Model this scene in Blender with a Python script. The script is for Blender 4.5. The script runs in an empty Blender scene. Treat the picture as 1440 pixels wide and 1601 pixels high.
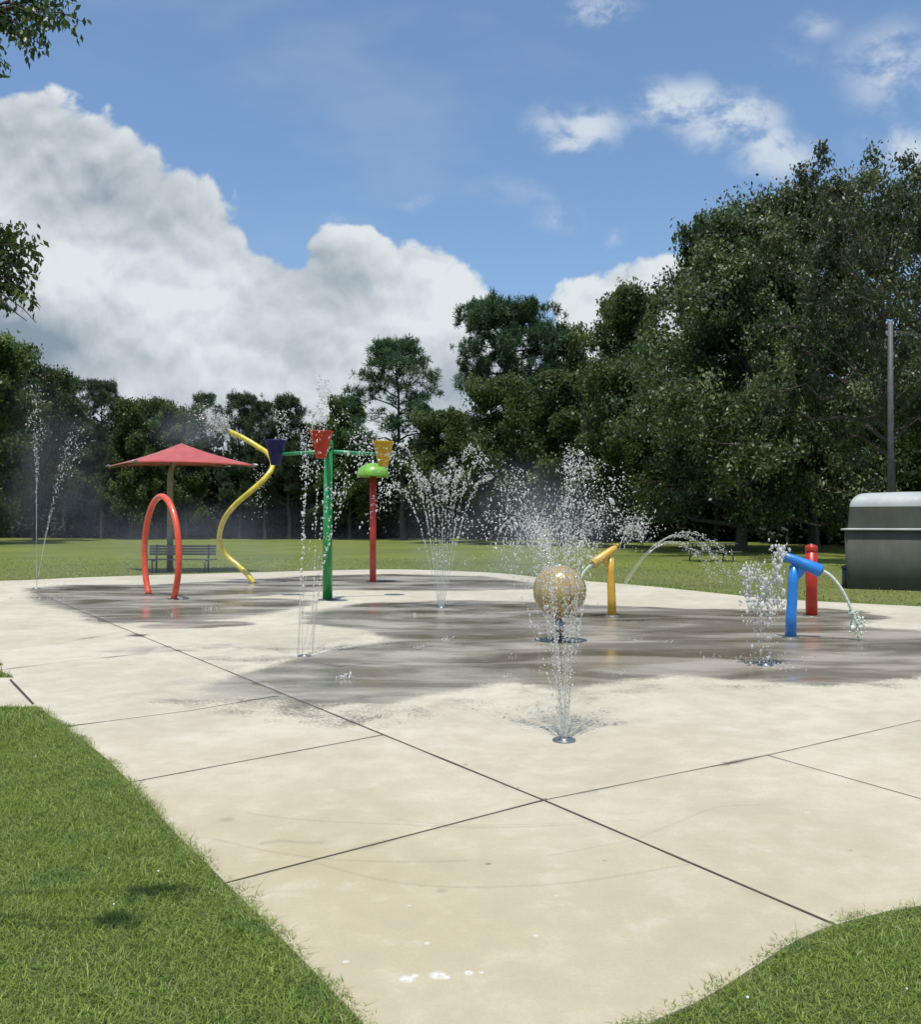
import bpy, bmesh, math, random
import numpy as np
from mathutils import Vector, Matrix
from mathutils.geometry import delaunay_2d_cdt

scene = bpy.context.scene
col = scene.collection
R = math.radians
rng = np.random.default_rng(7)
random.seed(7)

# ------------------------------------------------------------------ camera
EYE, F, CX, HY = 1.60, 1440.0, 720.0, 815.0
cam_d = bpy.data.cameras.new('camera')
cam = bpy.data.objects.new('camera', cam_d)
col.objects.link(cam)
cam_d.sensor_fit = 'HORIZONTAL'
cam_d.sensor_width = 36.0
cam_d.lens = 36.0
cam_d.clip_start = 0.05
cam_d.clip_end = 2000
cam.location = (0, 0, EYE)
cam.rotation_euler = (R(90) + math.atan((HY - 800.5) / F), 0, 0)
scene.camera = cam

# ------------------------------------------------------------------ world / sun
SUN_ELEV, SUN_AZ = R(75), R(192)       # azimuth from +Y (away from camera) towards +X
sun_dir = Vector((math.sin(SUN_AZ) * math.cos(SUN_ELEV), math.cos(SUN_AZ) * math.cos(SUN_ELEV), math.sin(SUN_ELEV)))
sd = bpy.data.lights.new('sun', 'SUN')
sd.energy = 4.2
sd.angle = R(0.5)
sd.color = (1.0, 0.955, 0.88)
sun = bpy.data.objects.new('sun', sd)
col.objects.link(sun)
sun.rotation_euler = sun_dir.to_track_quat('Z', 'Y').to_euler()
sun.location = (0, 0, 40)

scene.view_settings.view_transform = 'Standard'
scene.view_settings.look = 'None'
scene.view_settings.exposure = 0.0
scene.view_settings.gamma = 1.0
scene.cycles.max_bounces = 8
scene.cycles.transparent_max_bounces = 16
scene.cycles.caustics_reflective = False
scene.cycles.caustics_refractive = False
scene.cycles.volume_bounces = 0
scene.cycles.volume_max_steps = 64
scene.cycles.sample_clamp_indirect = 6.0

world = bpy.data.worlds.new('World')
scene.world = world
world.use_nodes = True


class NT:
    """tiny helper for writing node maths"""
    def __init__(self, tree):
        self.t = tree; self.n = tree.nodes; self.l = tree.links
    def new(self, typ, **kw):
        nd = self.n.new(typ)
        for k, v in kw.items():
            setattr(nd, k, v)
        return nd
    def put(self, sock, v):
        if v is None: return
        if isinstance(v, bpy.types.NodeSocket): self.l.new(v, sock)
        else: sock.default_value = v
    def m(self, op, a, b=None, c=None, clamp=False):
        nd = self.new('ShaderNodeMath', operation=op, use_clamp=clamp)
        self.put(nd.inputs[0], a); self.put(nd.inputs[1], b); self.put(nd.inputs[2], c)
        return nd.outputs[0]
    def v(self, op, a, b=None, s=None):
        nd = self.new('ShaderNodeVectorMath', operation=op)
        self.put(nd.inputs[0], a); self.put(nd.inputs[1], b)
        if s is not None: self.put(nd.inputs['Scale'], s)
        return nd.outputs['Value'] if op in ('LENGTH', 'DOT_PRODUCT', 'DISTANCE') else nd.outputs['Vector']
    def ramp(self, x, a, b, lo=0.0, hi=1.0, smooth=True):
        nd = self.new('ShaderNodeMapRange', interpolation_type='SMOOTHSTEP' if smooth else 'LINEAR')
        self.put(nd.inputs['Value'], x)
        nd.inputs['From Min'].default_value = a; nd.inputs['From Max'].default_value = b
        nd.inputs['To Min'].default_value = lo; nd.inputs['To Max'].default_value = hi
        return nd.outputs['Result']
    def mix(self, f, a, b):
        nd = self.new('ShaderNodeMix', data_type='RGBA')
        self.put(nd.inputs[0], f); self.put(nd.inputs[6], a); self.put(nd.inputs[7], b)
        return nd.outputs[2]
    def noise(self, vec, scale, detail=2, rough=0.5, dist=0.0, dims='3D'):
        nd = self.new('ShaderNodeTexNoise', noise_dimensions=dims)
        self.put(nd.inputs['Vector'], vec); nd.inputs['Scale'].default_value = scale
        nd.inputs['Detail'].default_value = detail; nd.inputs['Roughness'].default_value = rough
        nd.inputs['Distortion'].default_value = dist
        return nd.outputs['Fac']
    def voro(self, vec, scale, detail=0, rough=0.5, feature='F1', dims='3D'):
        nd = self.new('ShaderNodeTexVoronoi', feature=feature, voronoi_dimensions=dims)
        self.put(nd.inputs['Vector'], vec); nd.inputs['Scale'].default_value = scale
        if 'Detail' in nd.inputs: nd.inputs['Detail'].default_value = detail
        return nd.outputs['Distance']
    def rgb(self, c):
        nd = self.new('ShaderNodeRGB'); nd.outputs[0].default_value = (*c, 1); return nd.outputs[0]


def build_world():
    w = NT(world.node_tree)
    w.n.clear()
    out = w.new('ShaderNodeOutputWorld')
    bg = w.new('ShaderNodeBackground')
    bg.inputs['Strength'].default_value = 0.14
    w.l.new(bg.outputs[0], out.inputs[0])
    sky = w.new('ShaderNodeTexSky', sky_type='NISHITA')
    sky.sun_disc = False
    sky.sun_elevation = SUN_ELEV
    sky.sun_rotation = SUN_AZ
    sky.air_density = 1.0; sky.dust_density = 1.2; sky.ozone_density = 1.6
    tc = w.new('ShaderNodeTexCoord')
    sep = w.new('ShaderNodeSeparateXYZ')
    w.l.new(tc.outputs['Generated'], sep.inputs[0])
    x, y, z = sep.outputs
    ay = w.m('MAXIMUM', w.m('ABSOLUTE', y), 0.08)
    u = w.m('DIVIDE', x, ay); v = w.m('DIVIDE', z, ay)
    cmb = w.new('ShaderNodeCombineXYZ')
    w.l.new(u, cmb.inputs[0]); w.l.new(v, cmb.inputs[1])
    P = cmb.outputs[0]

    def U(px): return (px - CX) / F
    def V(py): return (HY - py) / F
    # banks of cumulus as lobes (centre, radii) in slope space of the sky in front
    cum = [(-60, 560, 330, 330), (60, 330, 160, 130), (10, 240, 120, 105), (130, 310, 150, 118), (225, 385, 150, 122), (180, 480, 260, 150),
           (315, 395, 72, 80), (385, 500, 130, 100), (455, 475, 90, 56), (560, 430, 85, 85), (640, 470, 100, 85), (700, 520, 80, 90),
           (600, 590, 240, 120), (250, 650, 600, 110), (-300, 400, 300, 330),
           (985, 470, 75, 55), (1035, 450, 45, 40), (930, 490, 60, 42), (1000, 540, 150, 60), (800, 690, 300, 90)]
    def field(vec):
        f = None
        for (cx, cy, rx, ry) in cum:
            d = w.v('SUBTRACT', vec, (U(cx), V(cy), 0))
            d = w.v('MULTIPLY', d, (F / rx, F / ry, 0))
            L = w.v('LENGTH', d)
            g = w.m('MULTIPLY_ADD', L, -min(rx, ry) / 130.0, min(rx, ry) / 130.0)
            if f is None: f = g
            else:
                nd = w.new('ShaderNodeMath', operation='SMOOTH_MAX')
                w.l.new(f, nd.inputs[0]); w.l.new(g, nd.inputs[1]); nd.inputs[2].default_value = 0.12
                f = nd.outputs[0]
        return f
    warp0 = w.new('ShaderNodeTexNoise', noise_dimensions='2D'); warp0.inputs['Scale'].default_value = 6; warp0.inputs['Detail'].default_value = 4
    w.l.new(P, warp0.inputs['Vector'])
    shift = w.v('SCALE', w.v('SUBTRACT', warp0.outputs['Color'], (.5, .5, .5)), s=0.055)
    PW = w.v('ADD', P, shift)
    def lumps(vv):
        a = w.m('SUBTRACT', 0.55, w.voro(vv, 12, feature='SMOOTH_F1', dims='2D'))
        b = w.m('SUBTRACT', 0.5, w.voro(vv, 31, feature='F1', dims='2D'))
        c = w.m('SUBTRACT', w.noise(vv, 44, 5, .55, dims='2D'), .5)
        s = w.m('MULTIPLY_ADD', a, .46, w.m('MULTIPLY', b, .17))
        return w.m('MULTIPLY_ADD', c, .24, s)
    def billow(vv): return w.m('SUBTRACT', .5, w.voro(vv, 5.5, feature='SMOOTH_F1', dims='2D'))
    l0 = lumps(PW); l1 = lumps(w.v('ADD', PW, (0.003, 0.013, 0)))
    g0 = billow(PW); g1 = billow(w.v('ADD', PW, (0.012, 0.050, 0)))
    fb = field(P)
    f0 = w.m('ADD', fb, l0)
    mask = w.ramp(f0, 0.0, 0.13)
    slope = w.m('SUBTRACT', l0, l1)                       # positive where the lump faces the sun
    lit = w.m('MULTIPLY_ADD', slope, 1.5, 0.86)
    lit = w.m('MULTIPLY_ADD', w.m('SUBTRACT', g0, g1), 1.5, lit)
    deep = w.ramp(fb, 0.30, 1.5)                           # cloud piled above this point takes its light
    lit = w.m('MULTIPLY_ADD', deep, -0.42, lit)
    bign = w.noise(w.v('ADD', w.v('MULTIPLY', P, (1, 1.9, 1)), (3.1, 1.7, 0)), 4.0, 3, .5, dims='2D')
    lit = w.m('ADD', lit, w.m('MULTIPLY', w.m('SUBTRACT', bign, .5), .9))
    lowband = w.ramp(v, 0.10, 0.34, -0.24, 0.0)
    lit = w.m('ADD', lit, lowband, clamp=True)
    cshade = w.mix(lit, (1.80, 2.3, 2.82, 1), (5.3, 5.65, 5.85, 1))
    # wispy fair-weather shreds
    wis = [(900, 195, 90, 50), (880, 225, 60, 34), (1060, 165, 90, 50), (1140, 195, 90, 55), (1200, 235, 70, 45), (925, 8, 80, 30), (1400, 110, 90, 90),
           (1400, 225, 80, 40), (1290, 40, 50, 30), (650, 300, 45, 20), (870, 330, 60, 24), (965, 358, 30, 18), (530, 340, 34, 18), (820, 300, 110, 25), (1250, 90, 60, 40)]
    g = None
    for i, (cx, cy, rx, ry) in enumerate(wis):
        d = w.v('MULTIPLY', w.v('SUBTRACT', PW, (U(cx), V(cy), 0)), (F / (rx * 1.25), F / (ry * 1.25), 0))
        a = w.m('SUBTRACT', 1.0, w.v('LENGTH', d))
        a = w.m('MULTIPLY', a, {2: 1.25, 3: 1.2, 4: 1.1, 9: .45, 10: .6, 11: .5, 12: .6, 13: .35, 6: .8, 8: .5, 14: .35}.get(i, .95))
        g = a if g is None else w.m('MAXIMUM', g, a)
    wn = w.noise(w.v('MULTIPLY', PW, (1, 1.35, 1)), 13, 7, .60, dims='2D')
    wm = w.m('MULTIPLY', w.m('MAXIMUM', g, 0.0), w.ramp(wn, .30, .66))
    wm = w.ramp(wm, 0.0, 0.85, 0, .88)
    veil = w.m('MULTIPLY', w.ramp(w.noise(w.v('MULTIPLY', P, (1, 2.2, 1)), 2.6, 4, .6, dims='2D'), .45, .8), .22)
    skyc = w.new('ShaderNodeMix', data_type='RGBA', blend_type='MULTIPLY')
    skyc.inputs[0].default_value = 1.0
    w.l.new(sky.outputs[0], skyc.inputs[6]); skyc.inputs[7].default_value = (SKYM[0], SKYM[1], SKYM[2], 1)
    c = w.mix(veil, skyc.outputs[2], (3.6, 4.3, 5.1, 1))
    c = w.mix(wm, c, (4.8, 5.3, 5.8, 1))
    c = w.mix(mask, c, cshade)
    w.l.new(c, bg.inputs['Color'])

SKYM = (.95, 1.07, 1.14)
build_world()

# ------------------------------------------------------------------ helpers
_pitch = math.atan((HY - 800.5) / F)
def ray(px, py):
    dx, dy, dz = (px - CX) / F, 1.0, (800.5 - py) / F
    c, s = math.cos(_pitch), math.sin(_pitch)
    return Vector((dx, dy * c - dz * s, dy * s + dz * c))
def G(px, py, z=0.0):
    r = ray(px, py); t = (z - EYE) / r.z
    return (r.x * t, r.y * t)
def Z(py, d):
    r = ray(CX, py); return EYE + r.z / r.y * d
def X(px, d):
    return (px - CX) / F * d

def tag(o, label=None, cat=None, group=None, kind=None):
    if label: o['label'] = label
    if cat: o['category'] = cat
    if group: o['group'] = group
    if kind: o['kind'] = kind
    return o
def empty(name, loc=(0, 0, 0), rz=0.0):
    o = bpy.data.objects.new(name, None); col.objects.link(o)
    o.location = loc; o.rotation_euler = (0, 0, rz); o.empty_display_size = .2
    return o
def np_mesh(name, verts, faces, attrs=None, smooth=False):
    """verts (N,3); faces list of arrays each (M,k); attrs {name: (domain, array)}"""
    me = bpy.data.meshes.new(name)
    verts = np.asarray(verts, dtype=np.float32)
    me.vertices.add(len(verts)); me.vertices.foreach_set('co', verts.ravel())
    loops, starts, n = [], [], 0
    for f in faces:
        f = np.asarray(f, dtype=np.int32)
        loops.append(f.ravel()); starts.append(n + np.arange(len(f)) * f.shape[1]); n += f.size
    loops = np.concatenate(loops); starts = np.concatenate(starts)
    me.loops.add(len(loops)); me.loops.foreach_set('vertex_index', loops)
    me.polygons.add(len(starts)); me.polygons.foreach_set('loop_start', starts.astype(np.int32))
    if smooth: me.polygons.foreach_set('use_smooth', np.ones(len(starts), dtype=bool))
    me.update(calc_edges=True)
    for k, (dom, arr) in (attrs or {}).items():
        at = me.attributes.new(k, 'FLOAT', dom); at.data.foreach_set('value', np.asarray(arr, dtype=np.float32))
    return me
def link(name, me, mat, parent=None):
    o = bpy.data.objects.new(name, me); col.objects.link(o)
    if mat is not None:
        me.materials.clear(); me.materials.append(mat)
    if parent is not None: o.parent = parent
    return o

class MB:
    def __init__(s): s.v, s.f, s.sm = [], [], []
    def add(s, vs, fs, smooth=True):
        b = len(s.v); s.v += [tuple(p) for p in vs]; s.f += [tuple(b + i for i in f) for f in fs]; s.sm += [smooth] * len(fs)
        return s
    def box(s, c, size, rz=0.0, smooth=False):
        hx, hy, hz = (q / 2 for q in size); ca, sa = math.cos(rz), math.sin(rz); vs = []
        for z in (-hz, hz):
            for x, y in ((-hx, -hy), (hx, -hy), (hx, hy), (-hx, hy)):
                vs.append((c[0] + x * ca - y * sa, c[1] + x * sa + y * ca, c[2] + z))
        return s.add(vs, [(3, 2, 1, 0), (4, 5, 6, 7), (0, 1, 5, 4), (1, 2, 6, 5), (2, 3, 7, 6), (3, 0, 4, 7)], smooth)
    def tube(s, pts, rad, sides=12, cap=True):
        pts = [Vector(p) for p in pts]; n = len(pts)
        if not hasattr(rad, '__len__'): rad = [rad] * n
        vs, fs = [], []; ref = None
        for i, p in enumerate(pts):
            d = (pts[min(i + 1, n - 1)] - pts[max(i - 1, 0)]).normalized()
            if ref is None: ref = Vector((1, 0, 0)) if abs(d.x) < .9 else Vector((0, 1, 0))
            a = (ref - d * ref.dot(d)).normalized(); b = d.cross(a); ref = a
            for k in range(sides):
                t = 2 * math.pi * k / sides
                vs.append(p + (a * math.cos(t) + b * math.sin(t)) * rad[i])
        for i in range(n - 1):
            for k in range(sides):
                k2 = (k + 1) % sides
                fs.append((i * sides + k, i * sides + k2, (i + 1) * sides + k2, (i + 1) * sides + k))
        s.add(vs, fs, True)
        if cap:
            s.add([vs[k] for k in range(sides)], [tuple(range(sides - 1, -1, -1))], False)
            s.add([vs[(n - 1) * sides + k] for k in range(sides)], [tuple(range(sides))], False)
        return s
    def lathe(s, prof, c=(0, 0, 0), sides=32, M=None):
        vs, fs = [], []
        for (r, z) in prof:
            for k in range(sides):
                t = 2 * math.pi * k / sides; p = Vector((r * math.cos(t), r * math.sin(t), z))
                if M is not None: p = M @ p
                vs.append((c[0] + p.x, c[1] + p.y, c[2] + p.z))
        for i in range(len(prof) - 1):
            for k in range(sides):
                k2 = (k + 1) % sides
                fs.append((i * sides + k, i * sides + k2, (i + 1) * sides + k2, (i + 1) * sides + k))
        return s.add(vs, fs, True)
    def build(s, name, mat, parent=None, bevel=0.0):
        me = bpy.data.meshes.new(name); me.from_pydata(s.v, [], s.f)
        me.polygons.foreach_set('use_smooth', s.sm); me.update()
        bm = bmesh.new(); bm.from_mesh(me)
        bmesh.ops.remove_doubles(bm, verts=bm.verts, dist=1e-5)
        if bevel: bmesh.ops.bevel(bm, geom=[e for e in bm.edges if e.is_manifold and e.calc_face_angle(0) > .6], offset=bevel, segments=2, affect='EDGES')
        bmesh.ops.recalc_face_normals(bm, faces=bm.faces); bm.to_mesh(me); bm.free()
        return link(name, me, mat, parent)

# ------------------------------------------------------------------ materials
def mat_new(name):
    m = bpy.data.materials.new(name); m.use_nodes = True
    t = NT(m.node_tree); t.n.clear()
    out = t.new('ShaderNodeOutputMaterial'); b = t.new('ShaderNodeBsdfPrincipled')
    t.l.new(b.outputs[0], out.inputs[0])
    return m, t, b, out
def paint(name, c, rough=.35, metal=0.0, wear=.12, coat=.3, scale=9, bump=.02):
    m, t, b, out = mat_new(name)
    tc = t.new('ShaderNodeTexCoord').outputs['Object']
    n = t.noise(tc, scale, 5, .6)
    n2 = t.noise(t.v('MULTIPLY', tc, (1, 1, .25)), scale * 5, 4, .6)
    dark = tuple(q * (1 - wear * 2.2) for q in c); lite = tuple(min(1, q * (1 + wear) + wear * .06) for q in c)
    k = t.mix(t.ramp(n, .3, .7), (*dark, 1), (*lite, 1))
    k = t.mix(t.ramp(n2, .62, .80, 0, min(.3, wear * 2)), k, (.40, .39, .35, 1))
    t.l.new(k, b.inputs['Base Color'])
    b.inputs['Metallic'].default_value = metal
    t.l.new(t.ramp(n2, .3, .7, max(.05, rough - .1), rough + .15), b.inputs['Roughness'])
    b.inputs['Coat Weight'].default_value = coat; b.inputs['Coat Roughness'].default_value = .15
    bp = t.new('ShaderNodeBump'); bp.inputs['Strength'].default_value = bump * 10; bp.inputs['Distance'].default_value = .003
    t.l.new(n2, bp.inputs['Height']); t.l.new(bp.outputs[0], b.inputs['Normal'])
    return m

M = {}
M['red'] = paint('red_paint', (.50, .028, .010), coat=.1, wear=.06)
M['hoop'] = paint('hoop_red_paint', (.72, .085, .035), wear=.06)
M['post_red'] = paint('post_red_paint', (.42, .018, .004), coat=.1, wear=.06)
M['yellow'] = paint('yellow_paint', (.62, .50, .035))
M['amber'] = paint('amber_yellow_paint', (.64, .38, .030), wear=.06)
M['green'] = paint('green_paint', (.010, .23, .045), wear=.06)
M['arm'] = paint('arm_green_paint', (.03, .28, .11))
M['lime'] = paint('lime_cap', (.17, .42, .025), coat=.4)
M['blue'] = paint('blue_paint', (.010, .20, .62), coat=.5, wear=.05)
M['navy'] = paint('navy_bucket', (.006, .008, .11), coat=0, wear=.03, rough=.6)
M['bucket_red'] = paint('red_bucket', (.50, .035, .012), coat=.05, wear=.05, rough=.5)
M['bucket_yellow'] = paint('yellow_bucket', (.62, .38, .012), coat=.05, wear=.05, rough=.5)
M['steel'] = paint('galvanised_steel', (.30, .31, .31), rough=.35, metal=.8, coat=0)
M['plate'] = paint('wet_base_plate', (.13, .125, .11), rough=.5, metal=.3, coat=.1)
M['dark_steel'] = paint('dark_bench_metal', (.075, .085, .080), rough=.45, coat=.1)
M['grey_pole'] = paint('grey_pole', (.085, .09, .088), rough=.6, coat=0)
M['tan'] = paint('tan_post', (.20, .17, .11), rough=.5)
M['hut'] = paint('hut_shell', (.072, .078, .062), rough=.9, coat=.0, wear=.05, scale=1.5)
M['hut_roof'] = paint('hut_roof', (.40, .425, .405), rough=.6, coat=.05, wear=.06, scale=1.5)  # paler than the shell: its sunlit look is put into the colour
M['dark_green'] = paint('dark_green_metal', (.01, .035, .03), rough=.5)

# fabric
m, t, b, out = mat_new('red_canopy_fabric')
tc = t.new('ShaderNodeTexCoord').outputs['Object']
k = t.mix(t.ramp(t.noise(tc, 2.5, 4), .3, .7), (.36, .050, .042, 1), (.44, .070, .058, 1))
t.l.new(k, b.inputs['Base Color']); b.inputs['Roughness'].default_value = .8
b.inputs['Sheen Weight'].default_value = .3
M['fabric'] = m

# golden sphere
m, t, b, out = mat_new('wet_golden_shell')
tc = t.new('ShaderNodeTexCoord').outputs['Object']
st = t.noise(t.v('MULTIPLY', tc, (1, 1, .16)), 26, 5, .65)
sp = t.voro(t.v('MULTIPLY', tc, (1, 1, .45)), 34)
k = t.mix(t.ramp(st, .22, .72), (.20, .14, .040, 1), (.50, .37, .13, 1))
k = t.mix(t.ramp(sp, .26, .10, 0, .35), k, (.70, .62, .32, 1))
t.l.new(k, b.inputs['Base Color']); b.inputs['Roughness'].default_value = .14
b.inputs['Coat Weight'].default_value = .8; b.inputs['Coat Roughness'].default_value = .04
bp = t.new('ShaderNodeBump'); bp.inputs['Strength'].default_value = .5; bp.inputs['Distance'].default_value = .012
t.l.new(t.m('ADD', st, t.ramp(sp, .3, .1, 0, .5)), bp.inputs['Height']); t.l.new(bp.outputs[0], b.inputs['Normal'])
M['golden'] = m

def leaf_mat(name, c1, c2, c3, rough=.42, trans=.25):
    m, t, b, out = mat_new(name)
    a = t.new('ShaderNodeAttribute'); a.attribute_name = 'tint'
    oi = t.new('ShaderNodeObjectInfo')
    k = t.mix(t.ramp(a.outputs['Fac'], 0, .8, smooth=False), (*c1, 1), (*c2, 1))
    k = t.mix(t.ramp(a.outputs['Fac'], .90, 1.0, 0, .8), k, (*c3, 1))
    hs = t.new('ShaderNodeHueSaturation')
    t.l.new(k, hs.inputs['Color'])
    t.l.new(t.ramp(oi.outputs['Random'], 0, 1, .485, .515, False), hs.inputs['Hue'])
    t.l.new(t.ramp(oi.outputs['Random'], 0, 1, .78, 1.2, False), hs.inputs['Value'])
    t.l.new(hs.outputs[0], b.inputs['Base Color'])
    b.inputs['Roughness'].default_value = rough
    tr = t.new('ShaderNodeBsdfTranslucent'); gl = t.new('ShaderNodeMix', data_type='RGBA', blend_type='MULTIPLY'); gl.inputs[0].default_value = 1.0
    t.l.new(hs.outputs[0], gl.inputs[6]); gl.inputs[7].default_value = (1.7, 1.8, 1.2, 1); t.l.new(gl.outputs[2], tr.inputs['Color'])
    mx = t.new('ShaderNodeMixShader'); mx.inputs[0].default_value = trans
    t.l.new(b.outputs[0], mx.inputs[1]); t.l.new(tr.outputs[0], mx.inputs[2]); t.l.new(mx.outputs[0], out.inputs[0])
    return m
M['leaf'] = leaf_mat('broad_leaves', (.040, .062, .020), (.084, .120, .036), (.17, .20, .06), rough=.5, trans=.42)
M['shaded_leaf'] = leaf_mat('shade_darkened_leaves', (.014, .022, .010), (.030, .042, .018), (.05, .07, .03), rough=.7, trans=.1)  # shade inside the wood is put into these darkened leaf colours
M['oak_leaf'] = leaf_mat('oak_leaves', (.036, .054, .022), (.080, .108, .038), (.30, .32, .18), rough=.45, trans=.32)
M['needle'] = leaf_mat('pine_needles', (.030, .060, .028), (.060, .105, .045), (.09, .14, .05), rough=.6, trans=.25)
M['near_leaf'] = leaf_mat('hanging_leaves', (.035, .055, .015), (.07, .11, .03), (.20, .24, .04), trans=.35)
m, t, b, out = mat_new('bark')
tc = t.new('ShaderNodeTexCoord').outputs['Object']
n = t.noise(t.v('MULTIPLY', tc, (1, 1, .2)), 9, 6, .65)
t.l.new(t.mix(n, (.025, .02, .016, 1), (.12, .10, .08, 1)), b.inputs['Base Color']); b.inputs['Roughness'].default_value = .9
bp = t.new('ShaderNodeBump'); bp.inputs['Distance'].default_value = .05; t.l.new(n, bp.inputs['Height']); t.l.new(bp.outputs[0], b.inputs['Normal'])
M['bark'] = m

# grass blades
m, t, b, out = mat_new('grass_blades')
a = t.new('ShaderNodeAttribute'); a.attribute_name = 'tint'
geo = t.new('ShaderNodeNewGeometry').outputs['Position']
k = t.mix(t.ramp(a.outputs['Fac'], 0, .9, smooth=False), (.065, .130, .016, 1), (.40, .52, .11, 1))
k = t.mix(t.ramp(a.outputs['Fac'], .93, 1.0, 0, .9), k, (.36, .32, .17, 1))
k = t.mix(t.ramp(t.noise(geo, 1.6, 4, .6), .50, .72, 0, .55), k, (.27, .37, .045, 1))
k = t.mix(t.ramp(t.noise(geo, 3.1, 3, .6, .4), .56, .72, 0, .5), k, (.070, .17, .045, 1))
t.l.new(k, b.inputs['Base Color']); b.inputs['Roughness'].default_value = .5
tr = t.new('ShaderNodeBsdfTranslucent'); t.l.new(k, tr.inputs['Color'])
mx = t.new('ShaderNodeMixShader'); mx.inputs[0].default_value = .45
t.l.new(b.outputs[0], mx.inputs[1]); t.l.new(tr.outputs[0], mx.inputs[2]); t.l.new(mx.outputs[0], out.inputs[0])
M['blade'] = m

# lawn sheet
m, t, b, out = mat_new('mown_lawn')
geo = t.new('ShaderNodeNewGeometry').outputs['Position']
_s = t.new('ShaderNodeSeparateXYZ'); t.l.new(geo, _s.inputs[0]); GY = _s.outputs[1]
n1 = t.noise(geo, .16, 4, .6); n2 = t.noise(geo, 1.1, 5, .65); n3 = t.noise(geo, 24, 4, .7)
k = t.mix(t.ramp(n1, .35, .65), (.110, .142, .006, 1), (.170, .195, .012, 1))
k = t.mix(t.ramp(n2, .50, .72, 0, .75), k, (.215, .190, .090, 1))
k = t.mix(t.m('MULTIPLY', t.ramp(n3, .35, .62, 0, 1), t.ramp(GY, 36, 26, 0, .8)), k, (.17, .145, .07, 1))
k = t.mix(t.ramp(n3, .35, .7, 0, .45), k, (.065, .105, .018, 1))
near = t.new('ShaderNodeSeparateXYZ'); t.l.new(geo, near.inputs[0])
k = t.mix(t.ramp(near.outputs[1], 11, 15, .75, 0), k, (.075, .105, .030, 1))
t.l.new(k, b.inputs['Base Color']); b.inputs['Roughness'].default_value = .9
bp = t.new('ShaderNodeBump'); bp.inputs['Distance'].default_value = .05; bp.inputs['Strength'].default_value = .8
t.l.new(t.noise(geo, 30, 5, .7), bp.inputs['Height']); t.l.new(bp.outputs[0], b.inputs['Normal'])
M['lawn'] = m

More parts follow.
